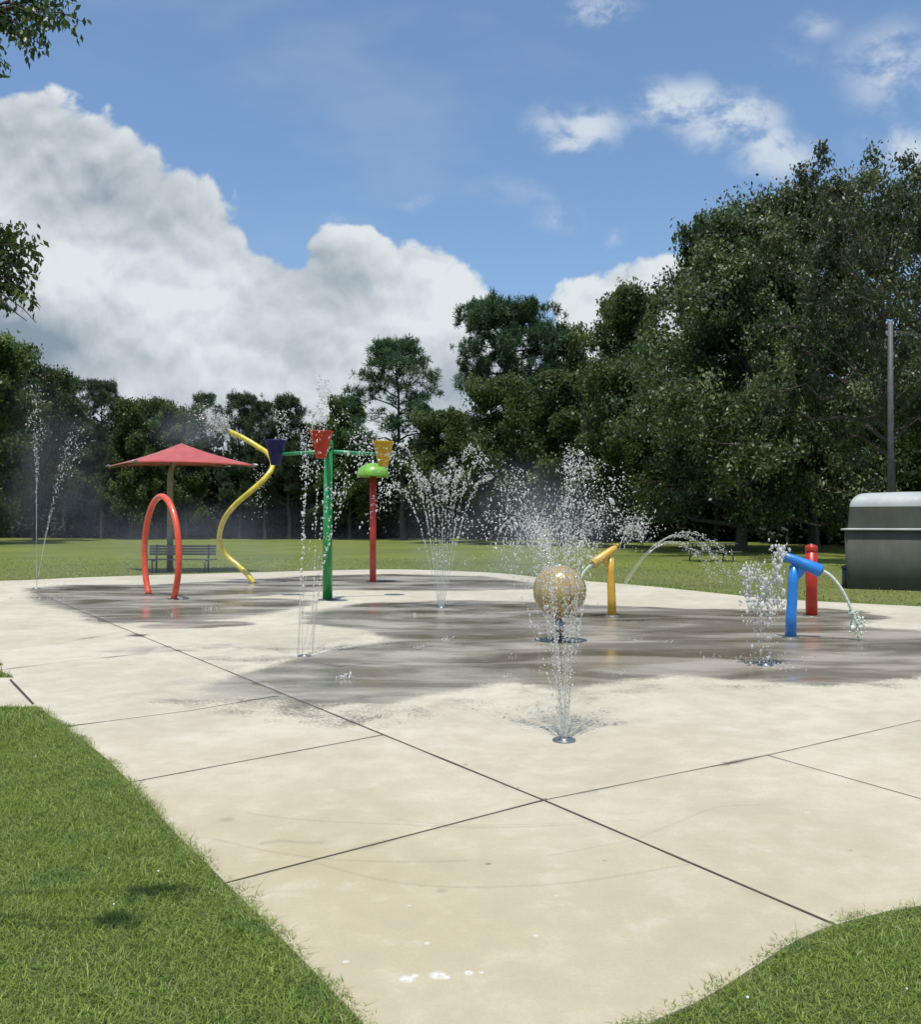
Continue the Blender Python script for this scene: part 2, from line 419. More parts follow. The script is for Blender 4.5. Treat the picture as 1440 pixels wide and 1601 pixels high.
# concrete (dry / wet by vertex attributes: wetness with painted jet shadows, joint, warm)
def concrete(name):
    m, t, b, out = mat_new(name)
    def at(nm):
        a = t.new('ShaderNodeAttribute'); a.attribute_name = nm; return a.outputs['Fac']
    wet_shade_a, joint, warm, stain, chalk = at('wet_shade'), at('joint'), at('warm'), at('stain'), at('chalk')
    geo = t.new('ShaderNodeNewGeometry').outputs['Position']
    n_big = t.noise(geo, .55, 5, .6, .5); n_mid = t.noise(geo, 3.6, 9, .68, .2); n_fine = t.noise(geo, 60, 5, .7); n_grit = t.noise(geo, 230, 3, .7)
    dry = t.mix(t.ramp(n_big, .3, .7), (.450, .412, .305, 1), (.565, .528, .412, 1))
    dry = t.mix(warm, dry, (.410, .330, .165, 1))
    dry = t.mix(t.ramp(n_mid, .42, .72, 0, .42), dry, (.36, .312, .22, 1))
    dry = t.mix(t.ramp(n_mid, .50, .26, 0, .4), dry, (.62, .59, .50, 1))
    dry = t.mix(t.ramp(n_fine, .35, .75, 0, .30), dry, (.36, .32, .25, 1))
    dry = t.mix(t.ramp(n_grit, .56, .76, 0, .45), dry, (.22, .19, .15, 1))
    dry = t.mix(t.ramp(t.voro(geo, 55), .10, .04, 0, .5), dry, (.24, .21, .17, 1))
    brush = t.noise(t.v('MULTIPLY', geo, (3.2, 60, 1)), 2.2, 3, .6)
    dry = t.mix(t.ramp(brush, .45, .75, 0, .12), dry, (.35, .32, .25, 1))
    dry = t.mix(t.m('MULTIPLY', stain, t.ramp(n_fine, .2, .6, .4, 1)), dry, (.205, .170, .125, 1))
    dry = t.mix(t.m('MULTIPLY', chalk, t.ramp(n_fine, .3, .6)), dry, (.66, .66, .64, 1))
    # wetness and painted jet shadows: smooth attribute broken up by drops and runs
    nb = t.noise(geo, 2.1, 5, .6, .6); ns = t.voro(geo, 26); ns2 = t.noise(geo, 34, 4, .7)
    e = t.m('ADD', wet_shade_a, t.m('MULTIPLY', t.m('SUBTRACT', nb, .5), .80))
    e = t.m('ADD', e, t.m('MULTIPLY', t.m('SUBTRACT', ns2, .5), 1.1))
    wet_shade = t.ramp(e, .38, .68)
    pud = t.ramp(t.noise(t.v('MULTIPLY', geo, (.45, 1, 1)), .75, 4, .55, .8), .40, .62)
    depth = t.m('MULTIPLY', wet_shade, t.ramp(wet_shade_a, .55, .95))
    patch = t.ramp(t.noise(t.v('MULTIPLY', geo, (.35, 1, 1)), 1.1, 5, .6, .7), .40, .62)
    wet_shade_col = t.mix(patch, (.165, .142, .102, 1), (.400, .362, .290, 1))
    wet_shade_col = t.mix(t.ramp(n_fine, .3, .8, 0, .3), wet_shade_col, (.09, .08, .065, 1))
    k = t.mix(wet_shade, dry, wet_shade_col)
    k = t.mix(t.ramp(joint, .02, .35), k, (.045, .036, .026, 1))
    t.l.new(k, b.inputs['Base Color'])
    rd = t.ramp(n_fine, .3, .7, .78, .95)
    rw = t.m('MULTIPLY_ADD', t.m('MULTIPLY', pud, depth), -.34, .42)
    ro = t.new('ShaderNodeMix', data_type='FLOAT'); t.l.new(wet_shade, ro.inputs[0]); t.l.new(rd, ro.inputs[2]); t.l.new(rw, ro.inputs[3])
    t.l.new(ro.outputs[0], b.inputs['Roughness'])
    ww = t.v('MULTIPLY', geo, (1, 1, 1))
    bp = t.new('ShaderNodeBump'); bp.inputs['Distance'].default_value = .004
    hgt = t.m('ADD', t.m('MULTIPLY', n_grit, .6), n_fine)
    hgt = t.m('MULTIPLY', hgt, t.m('SUBTRACT', 1.0, t.m('MULTIPLY', depth, .75)))
    hgt = t.m('ADD', hgt, t.m('MULTIPLY', t.m('MULTIPLY', t.noise(ww, 9, 3, .5), depth), 1.2))
    bp.inputs['Strength'].default_value = .55
    t.l.new(hgt, bp.inputs['Height']); t.l.new(bp.outputs[0], b.inputs['Normal'])
    return m
M['concrete'] = concrete('broom_finished_concrete')

# water
m, t, b, out = mat_new('water_drops')
b.inputs['Base Color'].default_value = (.97, .96, .93, 1); b.inputs['Roughness'].default_value = .08
b.inputs['IOR'].default_value = 1.33; b.inputs['Specular IOR Level'].default_value = 1.0
tr = t.new('ShaderNodeBsdfTranslucent'); tr.inputs['Color'].default_value = (.98, .97, .94, 1)
b.inputs['Transmission Weight'].default_value = .42
mx = t.new('ShaderNodeMixShader'); mx.inputs[0].default_value = .36
t.l.new(b.outputs[0], mx.inputs[1]); t.l.new(tr.outputs[0], mx.inputs[2]); t.l.new(mx.outputs[0], out.inputs[0])
M['water'] = m
m, t, b, out = mat_new('flowing_water')
b.inputs['Base Color'].default_value = (.80, .88, .74, 1); b.inputs['Roughness'].default_value = .1
b.inputs['IOR'].default_value = 1.33; b.inputs['Transmission Weight'].default_value = .25
geo = t.new('ShaderNodeNewGeometry').outputs['Position']
bp = t.new('ShaderNodeBump'); bp.inputs['Distance'].default_value = .02; t.l.new(t.noise(geo, 30, 3), bp.inputs['Height']); t.l.new(bp.outputs[0], b.inputs['Normal'])
M['flow'] = m

# ------------------------------------------------------------------ pad outline (metres)
def catmull(pts, n=8, closed=False):
    P = [np.array(p, float) for p in pts]; out = []
    N = len(P)
    rngi = range(N if closed else N - 1)
    for i in rngi:
        p0 = P[(i - 1) % N] if closed or i > 0 else P[0]
        p1 = P[i]; p2 = P[(i + 1) % N]
        p3 = P[(i + 2) % N] if closed or i + 2 < N else P[-1]
        for k in range(n):
            t = k / n
            out.append(.5 * ((2 * p1) + (-p0 + p2) * t + (2 * p0 - 5 * p1 + 4 * p2 - p3) * t * t + (-p0 + 3 * p1 - 3 * p2 + p3) * t ** 3))
    if not closed: out.append(P[-1])
    return np.array(out)

left_edge = [(.05, -3), (.05, 0.5), (.06, 1.9), (.0, 2.42)] + [G(*p) for p in ((570, 1601), (500, 1527), (430, 1456), (350, 1376), (270, 1297), (215, 1235), (160, 1180), (100, 1135), (62, 1106))]
path_in = [(-4.6, 8.02), (-9, 8.1), (-20, 8.4)]
path_out = [(-20, 9.85), (-9, 9.5), (-4.95, 9.42)]
back_left = [(-4.62, 9.46), G(20, 1058), (-5.1, 10.1), G(0, 1036), (-6.6, 11.7), (-9.5, 12.8), (-14, 14.0), (-18.5, 16.2), (-20.5, 19), (-19.2, 22), (-16, 23.9)]
far = [G(0, 908), G(120, 903), G(240, 899), G(350, 896), G(460, 893), G(540, 891), G(620, 890), G(700, 892), G(780, 896), G(850, 903), G(925, 909), G(1000, 915), G(1100, 925), G(1200, 935), G(1320, 942), G(1440, 948)]
right = [(11.2, 14.3), (12.0, 11.2), (10.6, 8.2), (7.9, 6.2), (5.2, 4.95), (3.3, 4.3), G(1440, 1415), G(1370, 1428), G(1290, 1450), G(1235, 1475), G(1180, 1510), G(1100, 1560), G(1010, 1601), (.50, 2.84), (.46, 2.55), (.48, 1.9), (.75, 1.1), (.9, 0.2), (.95, -3)]
outline = np.vstack([catmull(left_edge, 5), np.array(path_in), np.array(path_out), catmull(back_left + far, 5), catmull(right, 5)])

def inside(pts, poly):
    x, y = pts[:, 0], pts[:, 1]; c = np.zeros(len(pts), bool)
    for i in range(len(poly)):
        x1, y1 = poly[i]; x2, y2 = poly[i - 1]
        if y1 == y2: continue
        c ^= ((y1 > y) != (y2 > y)) & (x < (x2 - x1) * (y - y1) / (y2 - y1) + x1)
    return c
def near_dist(pts, line, maxd=1.0):
    m = np.full(len(pts), maxd)
    for i in range(len(line) - 1):
        a, b = line[i], line[i + 1]; lo = np.minimum(a, b) - maxd; hi = np.maximum(a, b) + maxd
        k = np.flatnonzero((pts[:, 0] > lo[0]) & (pts[:, 0] < hi[0]) & (pts[:, 1] > lo[1]) & (pts[:, 1] < hi[1]))
        if len(k): m[k] = np.minimum(m[k], seg_dist(pts[k], a, b))
    return m
def out_sd(pts, maxd=.8):
    m = near_dist(pts, np.vstack([outline, outline[:1]]), maxd)
    return np.where(inside(pts, outline), m, -m)
def seg_dist(pts, a, b):
    a = np.array(a); b = np.array(b); d = b - a
    t = np.clip(((pts - a) @ d) / max(d @ d, 1e-9), 0, 1)
    return np.linalg.norm(pts - (a + t[:, None] * d), axis=1)
def poly_sd(pts, poly):
    m = np.full(len(pts), 1e9)
    for i in range(len(poly)): m = np.minimum(m, seg_dist(pts, poly[i - 1], poly[i]))
    return np.where(inside(pts, poly), m, -m)
def line_dist(pts, line):
    m = np.full(len(pts), 1e9)
    for i in range(len(line) - 1): m = np.minimum(m, seg_dist(pts, line[i], line[i + 1]))
    return m

joints = [  # (points, half width)
    ([(-9.6, 20.8), G(200, 985), G(850, 1250), G(1312, 1447), (1.9, 3.0)], .013),
    ([(-1.35, 3.82), G(350, 1380), G(850, 1250)], .013),
    ([G(850, 1250), G(1200, 1180), G(1440, 1125), (6.6, 9.5)], .009),
    ([(-2.9, 5.2), G(205, 1222), G(600, 1148)], .014),
    ([(-4.2, 7.0), G(105, 1135), G(300, 1110), G(430, 1088)], .015),
    ([G(1200, 1180), G(1440, 1248), (5.6, 4.0)], .011),
    ([G(16, 1062), G(52, 1100)], .016),
    ([G(-40, 1052), G(120, 1032), G(280, 1016)], .007),
    ([G(-60, 1024), G(100, 1004), G(200, 986)], .007),
    ([G(455, 1028), G(560, 1022), G(720, 1010)], .008),
    ([G(455, 1028), G(530, 1042), G(600, 1034), G(760, 1035)], .008),
]
STAINS = (([(395, 1272), (470, 1281), (560, 1286), (640, 1289), (720, 1293), (820, 1292), (900, 1288)], .012, .42),
                        ([(330, 1310), (420, 1330), (520, 1343), (640, 1347), (730, 1345)], .012, .42),
                        ([(500, 1350), (590, 1374), (700, 1386), (850, 1383), (960, 1370), (1080, 1350)], .013, .42),
                        ([(870, 1335), (940, 1322), (990, 1312), (1060, 1285), (1120, 1262), (1190, 1258)], .010, .35),
                        ([(620, 1280), (700, 1289), (800, 1289), (1000, 1282)], .009, .3),
                        ([(412, 1318), (440, 1314), (470, 1317), (495, 1317)], .022, .5),
                        ([(488, 1060), (470, 1085), (452, 1100)], .012, .5))
STL = [(catmull([G(*p) for p in q], 6), w_ * .75, a_ * .7) for q, w_, a_ in STAINS]
SPOTS = [(np.array(G(px, py)), r, a, k) for px, py, r, a, k in ((763, 1350, .018, 1, 'stain'), (1330, 1329, .012, .8, 'stain'), (300, 1330, .05, .4, 'stain'), (355, 1281, .05, .4, 'stain'), (945, 1345, .012, .7, 'stain'), (690, 1392, .03, .4, 'stain'),
         (728, 1195, .022, .9, 'stain'), (810, 1231, .014, .9, 'stain'), (852, 1248, .016, .9, 'stain'), (455, 1512, .012, .6, 'stain'),
         (636, 1530, .030, 1, 'chalk'), (648, 1525, .018, 1, 'chalk'), (684, 1524, .034, 1, 'chalk'), (696, 1527, .020, 1, 'chalk'), (733, 1520, .020, .9, 'chalk'), (752, 1519, .012, .9, 'chalk'), (541, 1503, .014, .9, 'chalk'), (668, 1474, .014, .8, 'chalk'), (640, 1415, .012, .5, 'chalk'), (1262, 1270, .02, .4, 'chalk'), (838, 1462, .012, .7, 'chalk'), (870, 1400, .012, .6, 'chalk'))]
def build_pad():
    lines = []
    pts, edges = [], []
    def chain(arr, closed):
        b = len(pts); arr = [tuple(map(float, p)) for p in arr]
        pts.extend(arr)
        for i in range(len(arr) - (0 if closed else 1)):
            edges.append((b + i, b + (i + 1) % len(arr)))
    chain(outline, True)
    nb = len(outline)
    for (ln, hw) in joints:
        ln = np.array(ln, float)
        # resample and offset
        seg = []
        for i in range(len(ln) - 1):
            L = np.linalg.norm(ln[i + 1] - ln[i]); n = max(1, int(L / .35))
            for k in range(n): seg.append(ln[i] + (ln[i + 1] - ln[i]) * k / n)
        seg.append(ln[-1]); seg = np.array(seg)
        tan = np.gradient(seg, axis=0); tan /= np.linalg.norm(tan, axis=1)[:, None]
        nor = np.stack([-tan[:, 1], tan[:, 0]], 1)
        wob = hw * (1 + .18 * rng.standard_normal(len(seg)))[:, None]
        chain(seg, False); chain(seg + nor * wob, False); chain(seg - nor * wob, False)
        lines.append((seg, hw))
    for ln, wd, a in STL:
        tan = np.gradient(ln, axis=0); tan /= np.linalg.norm(tan, axis=1)[:, None] + 1e-9; nor = np.stack([-tan[:, 1], tan[:, 0]], 1)
        chain(ln, False); chain(ln + nor * wd * 2, False); chain(ln - nor * wd * 2, False)
    for c, r, a, kind in SPOTS:
        for q in (.35, .7, 1.0):
            th = np.arange(10) / 10 * 2 * np.pi; rr = np.ones(10) * r * q * (1.08 if q == 1 else 1 + (.22 * rng.standard_normal(10).clip(-1, 1) if q == .7 else 0))
            chain(c + np.stack([np.cos(th), np.sin(th)], 1) * rr[:, None], True)
    grid = []
    for (x0, x1, y0, y1, s) in ((-6, 4.2, 2.2, 12.5, .075), (-20.5, 12.5, -3, 31, .19)):
        gx, gy = np.meshgrid(np.arange(x0, x1, s), np.arange(y0, y1, s)); g = np.stack([gx.ravel(), gy.ravel()], 1)
        g += rng.uniform(-s * .2, s * .2, g.shape)
        if s > .1: g = g[~((g[:, 0] > -6) & (g[:, 0] < 4.2) & (g[:, 1] > 2.2) & (g[:, 1] < 12.5))]
        ok = inside(g, outline)
        for (seg, hw) in lines: 
            ok &= near_dist(g, seg, .2) > hw * 2.2
        for ln, wd, a in STL: ok &= near_dist(g, ln, .2) > wd * 2.4
        ok &= near_dist(g, np.vstack([outline, outline[:1]]), .2) > s * .4
        grid.append(g[ok])
    allp = [Vector(p) for p in pts] + [Vector(p) for g in grid for p in g]
    vc, ve, vf, _, _, _ = delaunay_2d_cdt(allp, edges, [], 0, 1e-5)
    v = np.array([(p[0], p[1]) for p in vc]); f = np.array([q for q in vf if len(q) == 3])
    cen = v[f].mean(axis=1); f = f[inside(cen, outline)]
    jt = np.zeros(len(v))
    for (seg, hw) in lines:
        d = near_dist(v, seg, .1); jt = np.maximum(jt, np.clip(1 - d / (hw * .9), 0, 1))
    wet_shade = np.zeros(len(v))
    W = [
        (.44, .50, [(300, 1010), (560, 985), (610, 1005), (500, 1032), (350, 1056), (230, 1046)]),
        (1.0, .50, [(290, 1080), (360, 1056), (455, 1032), (520, 1014), (610, 1000), (560, 985), (470, 974), (480, 957), (560, 943), (700, 938), (830, 940), (900, 944), (985, 948), (1040, 944), (1100, 948), (1190, 953),
                    (1290, 950), (1360, 957), (1395, 966), (1330, 978), (1440, 985), (1540, 1000), (1560, 1045), (1440, 1058), (1390, 1066), (1290, 1073), (1150, 1064), (1060, 1057), (990, 1064), (880, 1082), (800, 1066), (720, 1080), (620, 1099), (540, 1101), (470, 1104), (400, 1092)]),
        (1.0, .60, [(40, 920), (120, 914), (240, 914), (400, 905), (500, 899), (620, 897), (760, 901), (840, 912), (850, 921), (700, 924), (520, 923), (430, 930), (505, 940), (470, 951), (400, 963), (300, 973), (150, 975), (108, 955), (50, 943)]),
        (1.0, .15, [(210, 978), (300, 971), (390, 972), (408, 976), (330, 982), (230, 983)]),
        (.52, .30, [(90, 1020), (230, 1008), (380, 1002), (520, 998), (520, 1010), (350, 1018), (200, 1026)]),  # faint darker band across the left slabs
        (.50, .60, [(150, 1120), (230, 1060), (400, 1050), (640, 1090), (880, 1070), (1000, 1062), (1440, 1060), (1440, 1080), (1100, 1082), (940, 1100), (760, 1110), (600, 1150), (500, 1145), (250, 1120)]),
        (.50, .10, [(882, 1157), (860, 1145), (826, 1112), (798, 1072), (840, 1072), (864, 1118)]),  # left arm of the jets' shadow, painted as darkened concrete
        (.50, .10, [(884, 1157), (905, 1143), (905, 1110), (918, 1078), (942, 1078), (925, 1112), (908, 1140)]),  # middle arm of the painted jet shadow
        (.55, .10, [(884, 1157), (920, 1130), (975, 1078), (985, 1080), (950, 1112)]),  # right arm of the painted jet shadow
    ]
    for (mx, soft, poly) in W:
        s = poly_sd(v, np.array([G(*p) for p in poly])); s = np.clip(s / soft * .5 + .5, 0, 1); wet_shade = np.maximum(wet_shade, mx * s * s * (3 - 2 * s))
    # bright damp-free bands inside the wet area
    for poly in ([(380, 934), (520, 926), (700, 927), (830, 930), (880, 937), (700, 935), (540, 938)], [(960, 938), (1100, 943), (1160, 950), (1080, 952), (980, 946)]):
        s = poly_sd(v, np.array([G(*p) for p in poly])); wet_shade *= 1 - np.clip(s / .3 + .5, 0, 1)
    warm = np.clip(1.15 - v[:, 1] / 6.5, 0, 1) * .7
    s = poly_sd(v, np.array([G(*p) for p in [(250, 1250), (520, 1260), (700, 1330), (760, 1450), (520, 1480), (330, 1370)]])); warm += np.clip(s / 1.2 + .5, 0, 1) * .35
    stain = np.zeros(len(v))
    for ln, wd, a in STL: stain = np.maximum(stain, a * np.clip(1 - near_dist(v, ln, .2) / (2 * wd), 0, 1))
    for c, r, a, kind in SPOTS:
        if kind == 'stain': stain = np.maximum(stain, a * np.clip((1 - np.linalg.norm(v - c, axis=1) / r) * 2.2, 0, 1))
    chalk = np.zeros(len(v))
    for c, r, a, kind in SPOTS:
        if kind == 'chalk': chalk = np.maximum(chalk, a * np.clip((1 - np.linalg.norm(v - c, axis=1) / r) * 2.2, 0, 1))
    me = np_mesh('concrete_pad', np.column_stack([v, -.011 * jt]), [f], {'wet_shade': ('POINT', wet_shade), 'joint': ('POINT', jt), 'warm': ('POINT', warm), 'stain': ('POINT', stain), 'chalk': ('POINT', chalk)}, smooth=True)
    o = link('concrete_pad', me, M['concrete']); tag(o, kind='structure')
    # side skirt
    n = len(outline); vs = np.vstack([np.column_stack([outline, np.zeros(n)]), np.column_stack([outline, np.full(n, -.14)])])
    q = np.array([(i, (i + 1) % n, n + (i + 1) % n, n + i) for i in range(n)])
    sk = link('pad_edge', np_mesh('pad_edge', vs, [q]), M['concrete']); tag(sk, kind='structure')
build_pad()

# ------------------------------------------------------------------ lawn sheet to the horizon
def build_lawn():
    s = 900
    xs = np.concatenate([[-s, -300, -140], np.arange(-80, 81, 4.0), [140, 300, s]]); ys = np.concatenate([[-s, -200, -60], np.arange(-20, 121, 4.0), [200, 400, s]])
    gx, gy = np.meshgrid(xs, ys); nx, ny = len(xs), len(ys)
    gz = -.014 + np.where(gy > 34, .10 * np.sin(gx * .11) * np.clip((gy - 34) / 20, 0, 1), 0)
    v = np.column_stack([gx.ravel(), gy.ravel(), gz.ravel()])
    f = [(j * nx + i, j * nx + i + 1, (j + 1) * nx + i + 1, (j + 1) * nx + i) for j in range(ny - 1) for i in range(nx - 1)]
    o = link('lawn', np_mesh('lawn', v, [np.array(f)], smooth=True), M['lawn']); tag(o, kind='structure')
build_lawn()

# ------------------------------------------------------------------ grass blades
def blades(P, h, w, spread=.5):
    n = len(P); az = rng.uniform(0, 2 * np.pi, n); lean = rng.uniform(.2, 1.25, n) * spread
    d = np.stack([np.cos(az), np.sin(az)], 1); s = np.stack([-d[:, 1], d[:, 0]], 1)
    tw = rng.uniform(-.9, .9, n); s = s * np.cos(tw)[:, None] + d * np.sin(tw)[:, None]
    H = h[:, None]; Wd = w[:, None]
    z0 = np.full((n, 1), -.014); base = np.hstack([P, z0])
    def pt(fr, off, sw): 
        xy = P + d * (H * lean[:, None] * fr ** 1.7) + s * Wd * sw
        return np.hstack([xy, z0 + H * fr * (1 - .35 * lean[:, None] * fr)])
    A = pt(0, 0, -.5); B = pt(0, 0, .5); C = pt(.55, 0, .42); D = pt(.55, 0, -.42); E = pt(1.0, 0, 0)
    v = np.stack([A, B, C, D, E], 1).reshape(-1, 3); k = np.arange(n) * 5
    return v, np.stack([k, k + 1, k + 2, k + 3], 1), np.stack([k + 3, k + 2, k + 4], 1)
def build_grass():
    def sample(x0, x1, y0, y1, dens, maxd=1e9):
        n = int((x1 - x0) * (y1 - y0) * dens); p = np.column_stack([rng.uniform(x0, x1, n), rng.uniform(y0, y1, n)])
        return p
    sets = []
    near = np.vstack([sample(-4.6, .6, 2.0, 8.0, 21000), sample(.3, 4.5, 2.0, 5.2, 20000)])
    sd_ = out_sd(near)
    vis = np.abs(near[:, 0]) < near[:, 1] * .56 + .35          # the strips the walk-around can see, and a margin
    wob_ = .018 * np.sin(near[:, 0] * 9 + 3 * np.sin(near[:, 1] * 5)) + .014 * np.sin(near[:, 1] * 23 + near[:, 0] * 17)
    near = near[(sd_ < .018 * rng.standard_normal(len(near)) + .024 + wob_) & vis]
    sets.append((near, .026, .0034, 1.3))
    rim = np.vstack([sample(-4.6, .6, 2.0, 8.0, 26000), sample(.3, 4.5, 2.0, 5.2, 26000)]); sr = out_sd(rim)
    rim = rim[(sr > -.045) & (sr < .012 + .012 * rng.standard_normal(len(rim))) & (np.abs(rim[:, 0]) < rim[:, 1] * .56 + .35)]
    sets.append((rim, .0262, .0032, 1.5))
    mid = np.vstack([sample(-12, -3.2, 4, 14, 2600)]); s2 = out_sd(mid); mid = mid[(s2 < .0) & (mid[:, 0] < -mid[:, 1] * .45)]
    sets.append((mid, .045, .007, .8))
    fr = sample(-22, 16, 13, 40, 60); s3 = out_sd(fr); fr = fr[(s3 < .02) & (fr[:, 1] > 13)]
    sets.append((fr, .035, .020, 1.0))
    fe = sample(-22, 14, 14, 33, 1500); s4 = out_sd(fe); fe = fe[(s4 < .03) & (s4 > -.79) & (rng.random(len(fe)) < 1 + s4 / .8)]
    sets.append((fe, .030, .016, 1.0))
    V, Q, T, tint, b = [], [], [], [], 0
    for (P, h, w, sp) in sets:
        n = len(P)
        hh = h * rng.lognormal(0, .30, n); sdP = out_sd(P)
        cl = .5 + .5 * np.sin(P[:, 0] * 5.1 + 2 * np.sin(P[:, 1] * 3.7)) * np.sin(P[:, 1] * 4.3 + 1.3 * np.sin(P[:, 0] * 6.1))
        hh *= .75 + .55 * cl
        if h == .026:     # stray tall blades, mostly along the slab
            tall = rng.random(n) < np.where(np.abs(sdP) < .06, .012, .0015)
            hh = np.where(tall, hh * rng.uniform(1.8, 3.2, n), hh)
        v, q, t_ = blades(P, hh, w * rng.uniform(.7, 1.3, n), sp)
        V.append(v); Q.append(q + b); T.append(t_ + b); b += len(v)
        tn = rng.random(n); 
        dry = rng.random(n) < (.04 if h == .026 else .18 if h == .0262 else .30) + .22 * np.clip(1 - np.abs(sdP) / .09, 0, 1)
        tn = np.where(dry, .97 + .03 * tn, tn * .92); tint.append(tn)
    tint = np.concatenate(tint)
    me = np_mesh('grass', np.vstack(V), [np.vstack(Q), np.vstack(T)], {'tint': ('FACE', np.concatenate([tint, tint]))})
    # faces are stored quads first then tips, both in blade order
    o = link('grass', me, M['blade']); tag(o, 'short green turf blades growing up to the concrete edge', 'grass', kind='stuff')
build_grass()

def turf_bits():
    def pick(n, x0, x1, y0, y1):
        p = np.column_stack([rng.uniform(x0, x1, n), rng.uniform(y0, y1, n)]); return p[out_sd(p) < -.05]
    V, Fq, b = [], [], 0
    for (x, y) in np.vstack([pick(46, -4.5, .3, 2.4, 7.5), pick(34, .6, 3.5, 2.2, 4.5)]):
        a = rng.uniform(0, 3.14); L = rng.uniform(.012, .038); w = .0014; z = rng.uniform(.006, .020); c, s_ = math.cos(a), math.sin(a)
        V += [(x - c * L + s_ * w, y - s_ * L - c * w, z), (x + c * L + s_ * w, y + s_ * L - c * w, z + .01), (x + c * L - s_ * w, y + s_ * L + c * w, z + .01), (x - c * L - s_ * w, y - s_ * L + c * w, z)]
        Fq.append((b, b + 1, b + 2, b + 3)); b += 4
    m, t, bs, out = mat_new('dead_straw'); bs.inputs['Base Color'].default_value = (.36, .31, .17, 1); bs.inputs['Roughness'].default_value = .8
    tag(link('dead_straw', np_mesh('dead_straw', V, [np.array(Fq)]), m), 'dead straw-coloured stems lying scattered in the near turf', 'straw', kind='stuff')
    mb = MB()
    for (x, y) in np.vstack([pick(16, -4.0, .2, 2.6, 6.5), pick(26, .9, 3.0, 2.4, 4.2)]):
        r_ = rng.uniform(.003, .006); mb.lathe([(0, -r_), (r_ * .8, -r_ * .5), (r_, 0), (r_ * .7, r_ * .7), (0, r_)], c=(x, y, rng.uniform(.014, .026)), sides=7)
    m, t, bs, out = mat_new('clover_heads'); bs.inputs['Base Color'].default_value = (.70, .70, .60, 1)
    tag(mb.build('clover', m), 'tiny white clover heads dotted in the near turf', 'clover', kind='stuff')
turf_bits()

# ------------------------------------------------------------------ trees
def tubes_np(paths, sides=5):
    """paths: list of (pts (n,3), radii (n,))"""
    V, Fc, b = [], [], 0
    for pts, rad in paths:
        pts = np.asarray(pts, float); n = len(pts); d = np.gradient(pts, axis=0); d /= np.linalg.norm(d, axis=1)[:, None] + 1e-9
        ref = np.array([1, 0, 0.]) if abs(d[0, 0]) < .9 else np.array([0, 1., 0])
        a = ref - d * (d @ ref)[:, None]; a /= np.linalg.norm(a, axis=1)[:, None] + 1e-9; c = np.cross(d, a)
        th = 2 * np.pi * np.arange(sides) / sides
        ring = pts[:, None, :] + (a[:, None, :] * np.cos(th)[None, :, None] + c[:, None, :] * np.sin(th)[None, :, None]) * np.asarray(rad)[:, None, None]
        V.append(ring.reshape(-1, 3))
        i, k = np.meshgrid(np.arange(n - 1), np.arange(sides), indexing='ij'); k2 = (k + 1) % sides
        Fc.append(np.stack([b + i * sides + k, b + i * sides + k2, b + (i + 1) * sides + k2, b + (i + 1) * sides + k], -1).reshape(-1, 4)); b += n * sides
    return np.vstack(V), np.vstack(Fc)
def curve3(p0, p1, sag, n=5, jit=0.0, r=rng):
    t = np.linspace(0, 1, n)[:, None]; p0 = np.array(p0); p1 = np.array(p1)
    p = p0 * (1 - t) + p1 * t + np.array([0, 0, 1]) * sag * np.sin(np.pi * t)
    p[1:-1] += r.normal(0, jit, (n - 2, 3)) if n > 2 else 0
    return p
def leaves_broad(C, rc, per, size, r, flat=.7):
    n = len(C) * per; c = np.repeat(C, per, 0); rr = np.repeat(rc, per)
    g = np.clip(r.normal(0, .50, (n, 3)), -1.25, 1.25)
    p = c + g * rr[:, None] * np.array([1, 1, flat])
    nrm = g * .6 + r.normal(0, .7, (n, 3)) + np.array([0, 0, .35]); nrm /= np.linalg.norm(nrm, axis=1)[:, None]
    a = np.cross(nrm, r.normal(0, 1, (n, 3))); a /= np.linalg.norm(a, axis=1)[:, None] + 1e-9; b = np.cross(nrm, a)
    s = (size * r.uniform(.6, 1.35, n))[:, None]
    v = np.stack([p - a * s, p - b * s * .55, p + a * s, p + b * s * .55], 1).reshape(-1, 3)
    k = np.arange(n) * 4
    tint = np.clip(.5 + .22 * np.repeat(r.standard_normal(len(C)), per) + .22 * r.standard_normal(n), 0, 1)
    return v, np.stack([k, k + 1, k + 2, k + 3], 1), tint
def leaves_needle(C, rc, per, size, r):
    n = len(C) * per; c = np.repeat(C, per, 0); rr = np.repeat(rc, per)[:, None]
    # tufts: a few centres inside each clump, needles radiating from them
    sub = r.normal(0, .45, (len(C), 7, 3)) * np.array([1, 1, .55]); w = r.integers(0, 7, n)
    c = c + sub[np.repeat(np.arange(len(C)), per), w] * rr
    d = r.normal(0, 1, (n, 3)) + np.array([0, 0, .45]); d /= np.linalg.norm(d, axis=1)[:, None]
    a = np.cross(d, r.normal(0, 1, (n, 3))); a /= np.linalg.norm(a, axis=1)[:, None]
    L = rr * r.uniform(.35, .62, (n, 1)); W = size * r.uniform(.6, 1.2, (n, 1))
    v = np.stack([c - a * W * .4, c + a * W * .4, c + d * L + a * W * .5, c + d * L - a * W * .5], 1).reshape(-1, 3)
    k = np.arange(n) * 4; tint = np.clip(.5 + .25 * np.repeat(r.standard_normal(len(C)), per) + .15 * r.standard_normal(n), 0, .95)
    return v, np.stack([k, k + 1, k + 2, k + 3], 1), tint

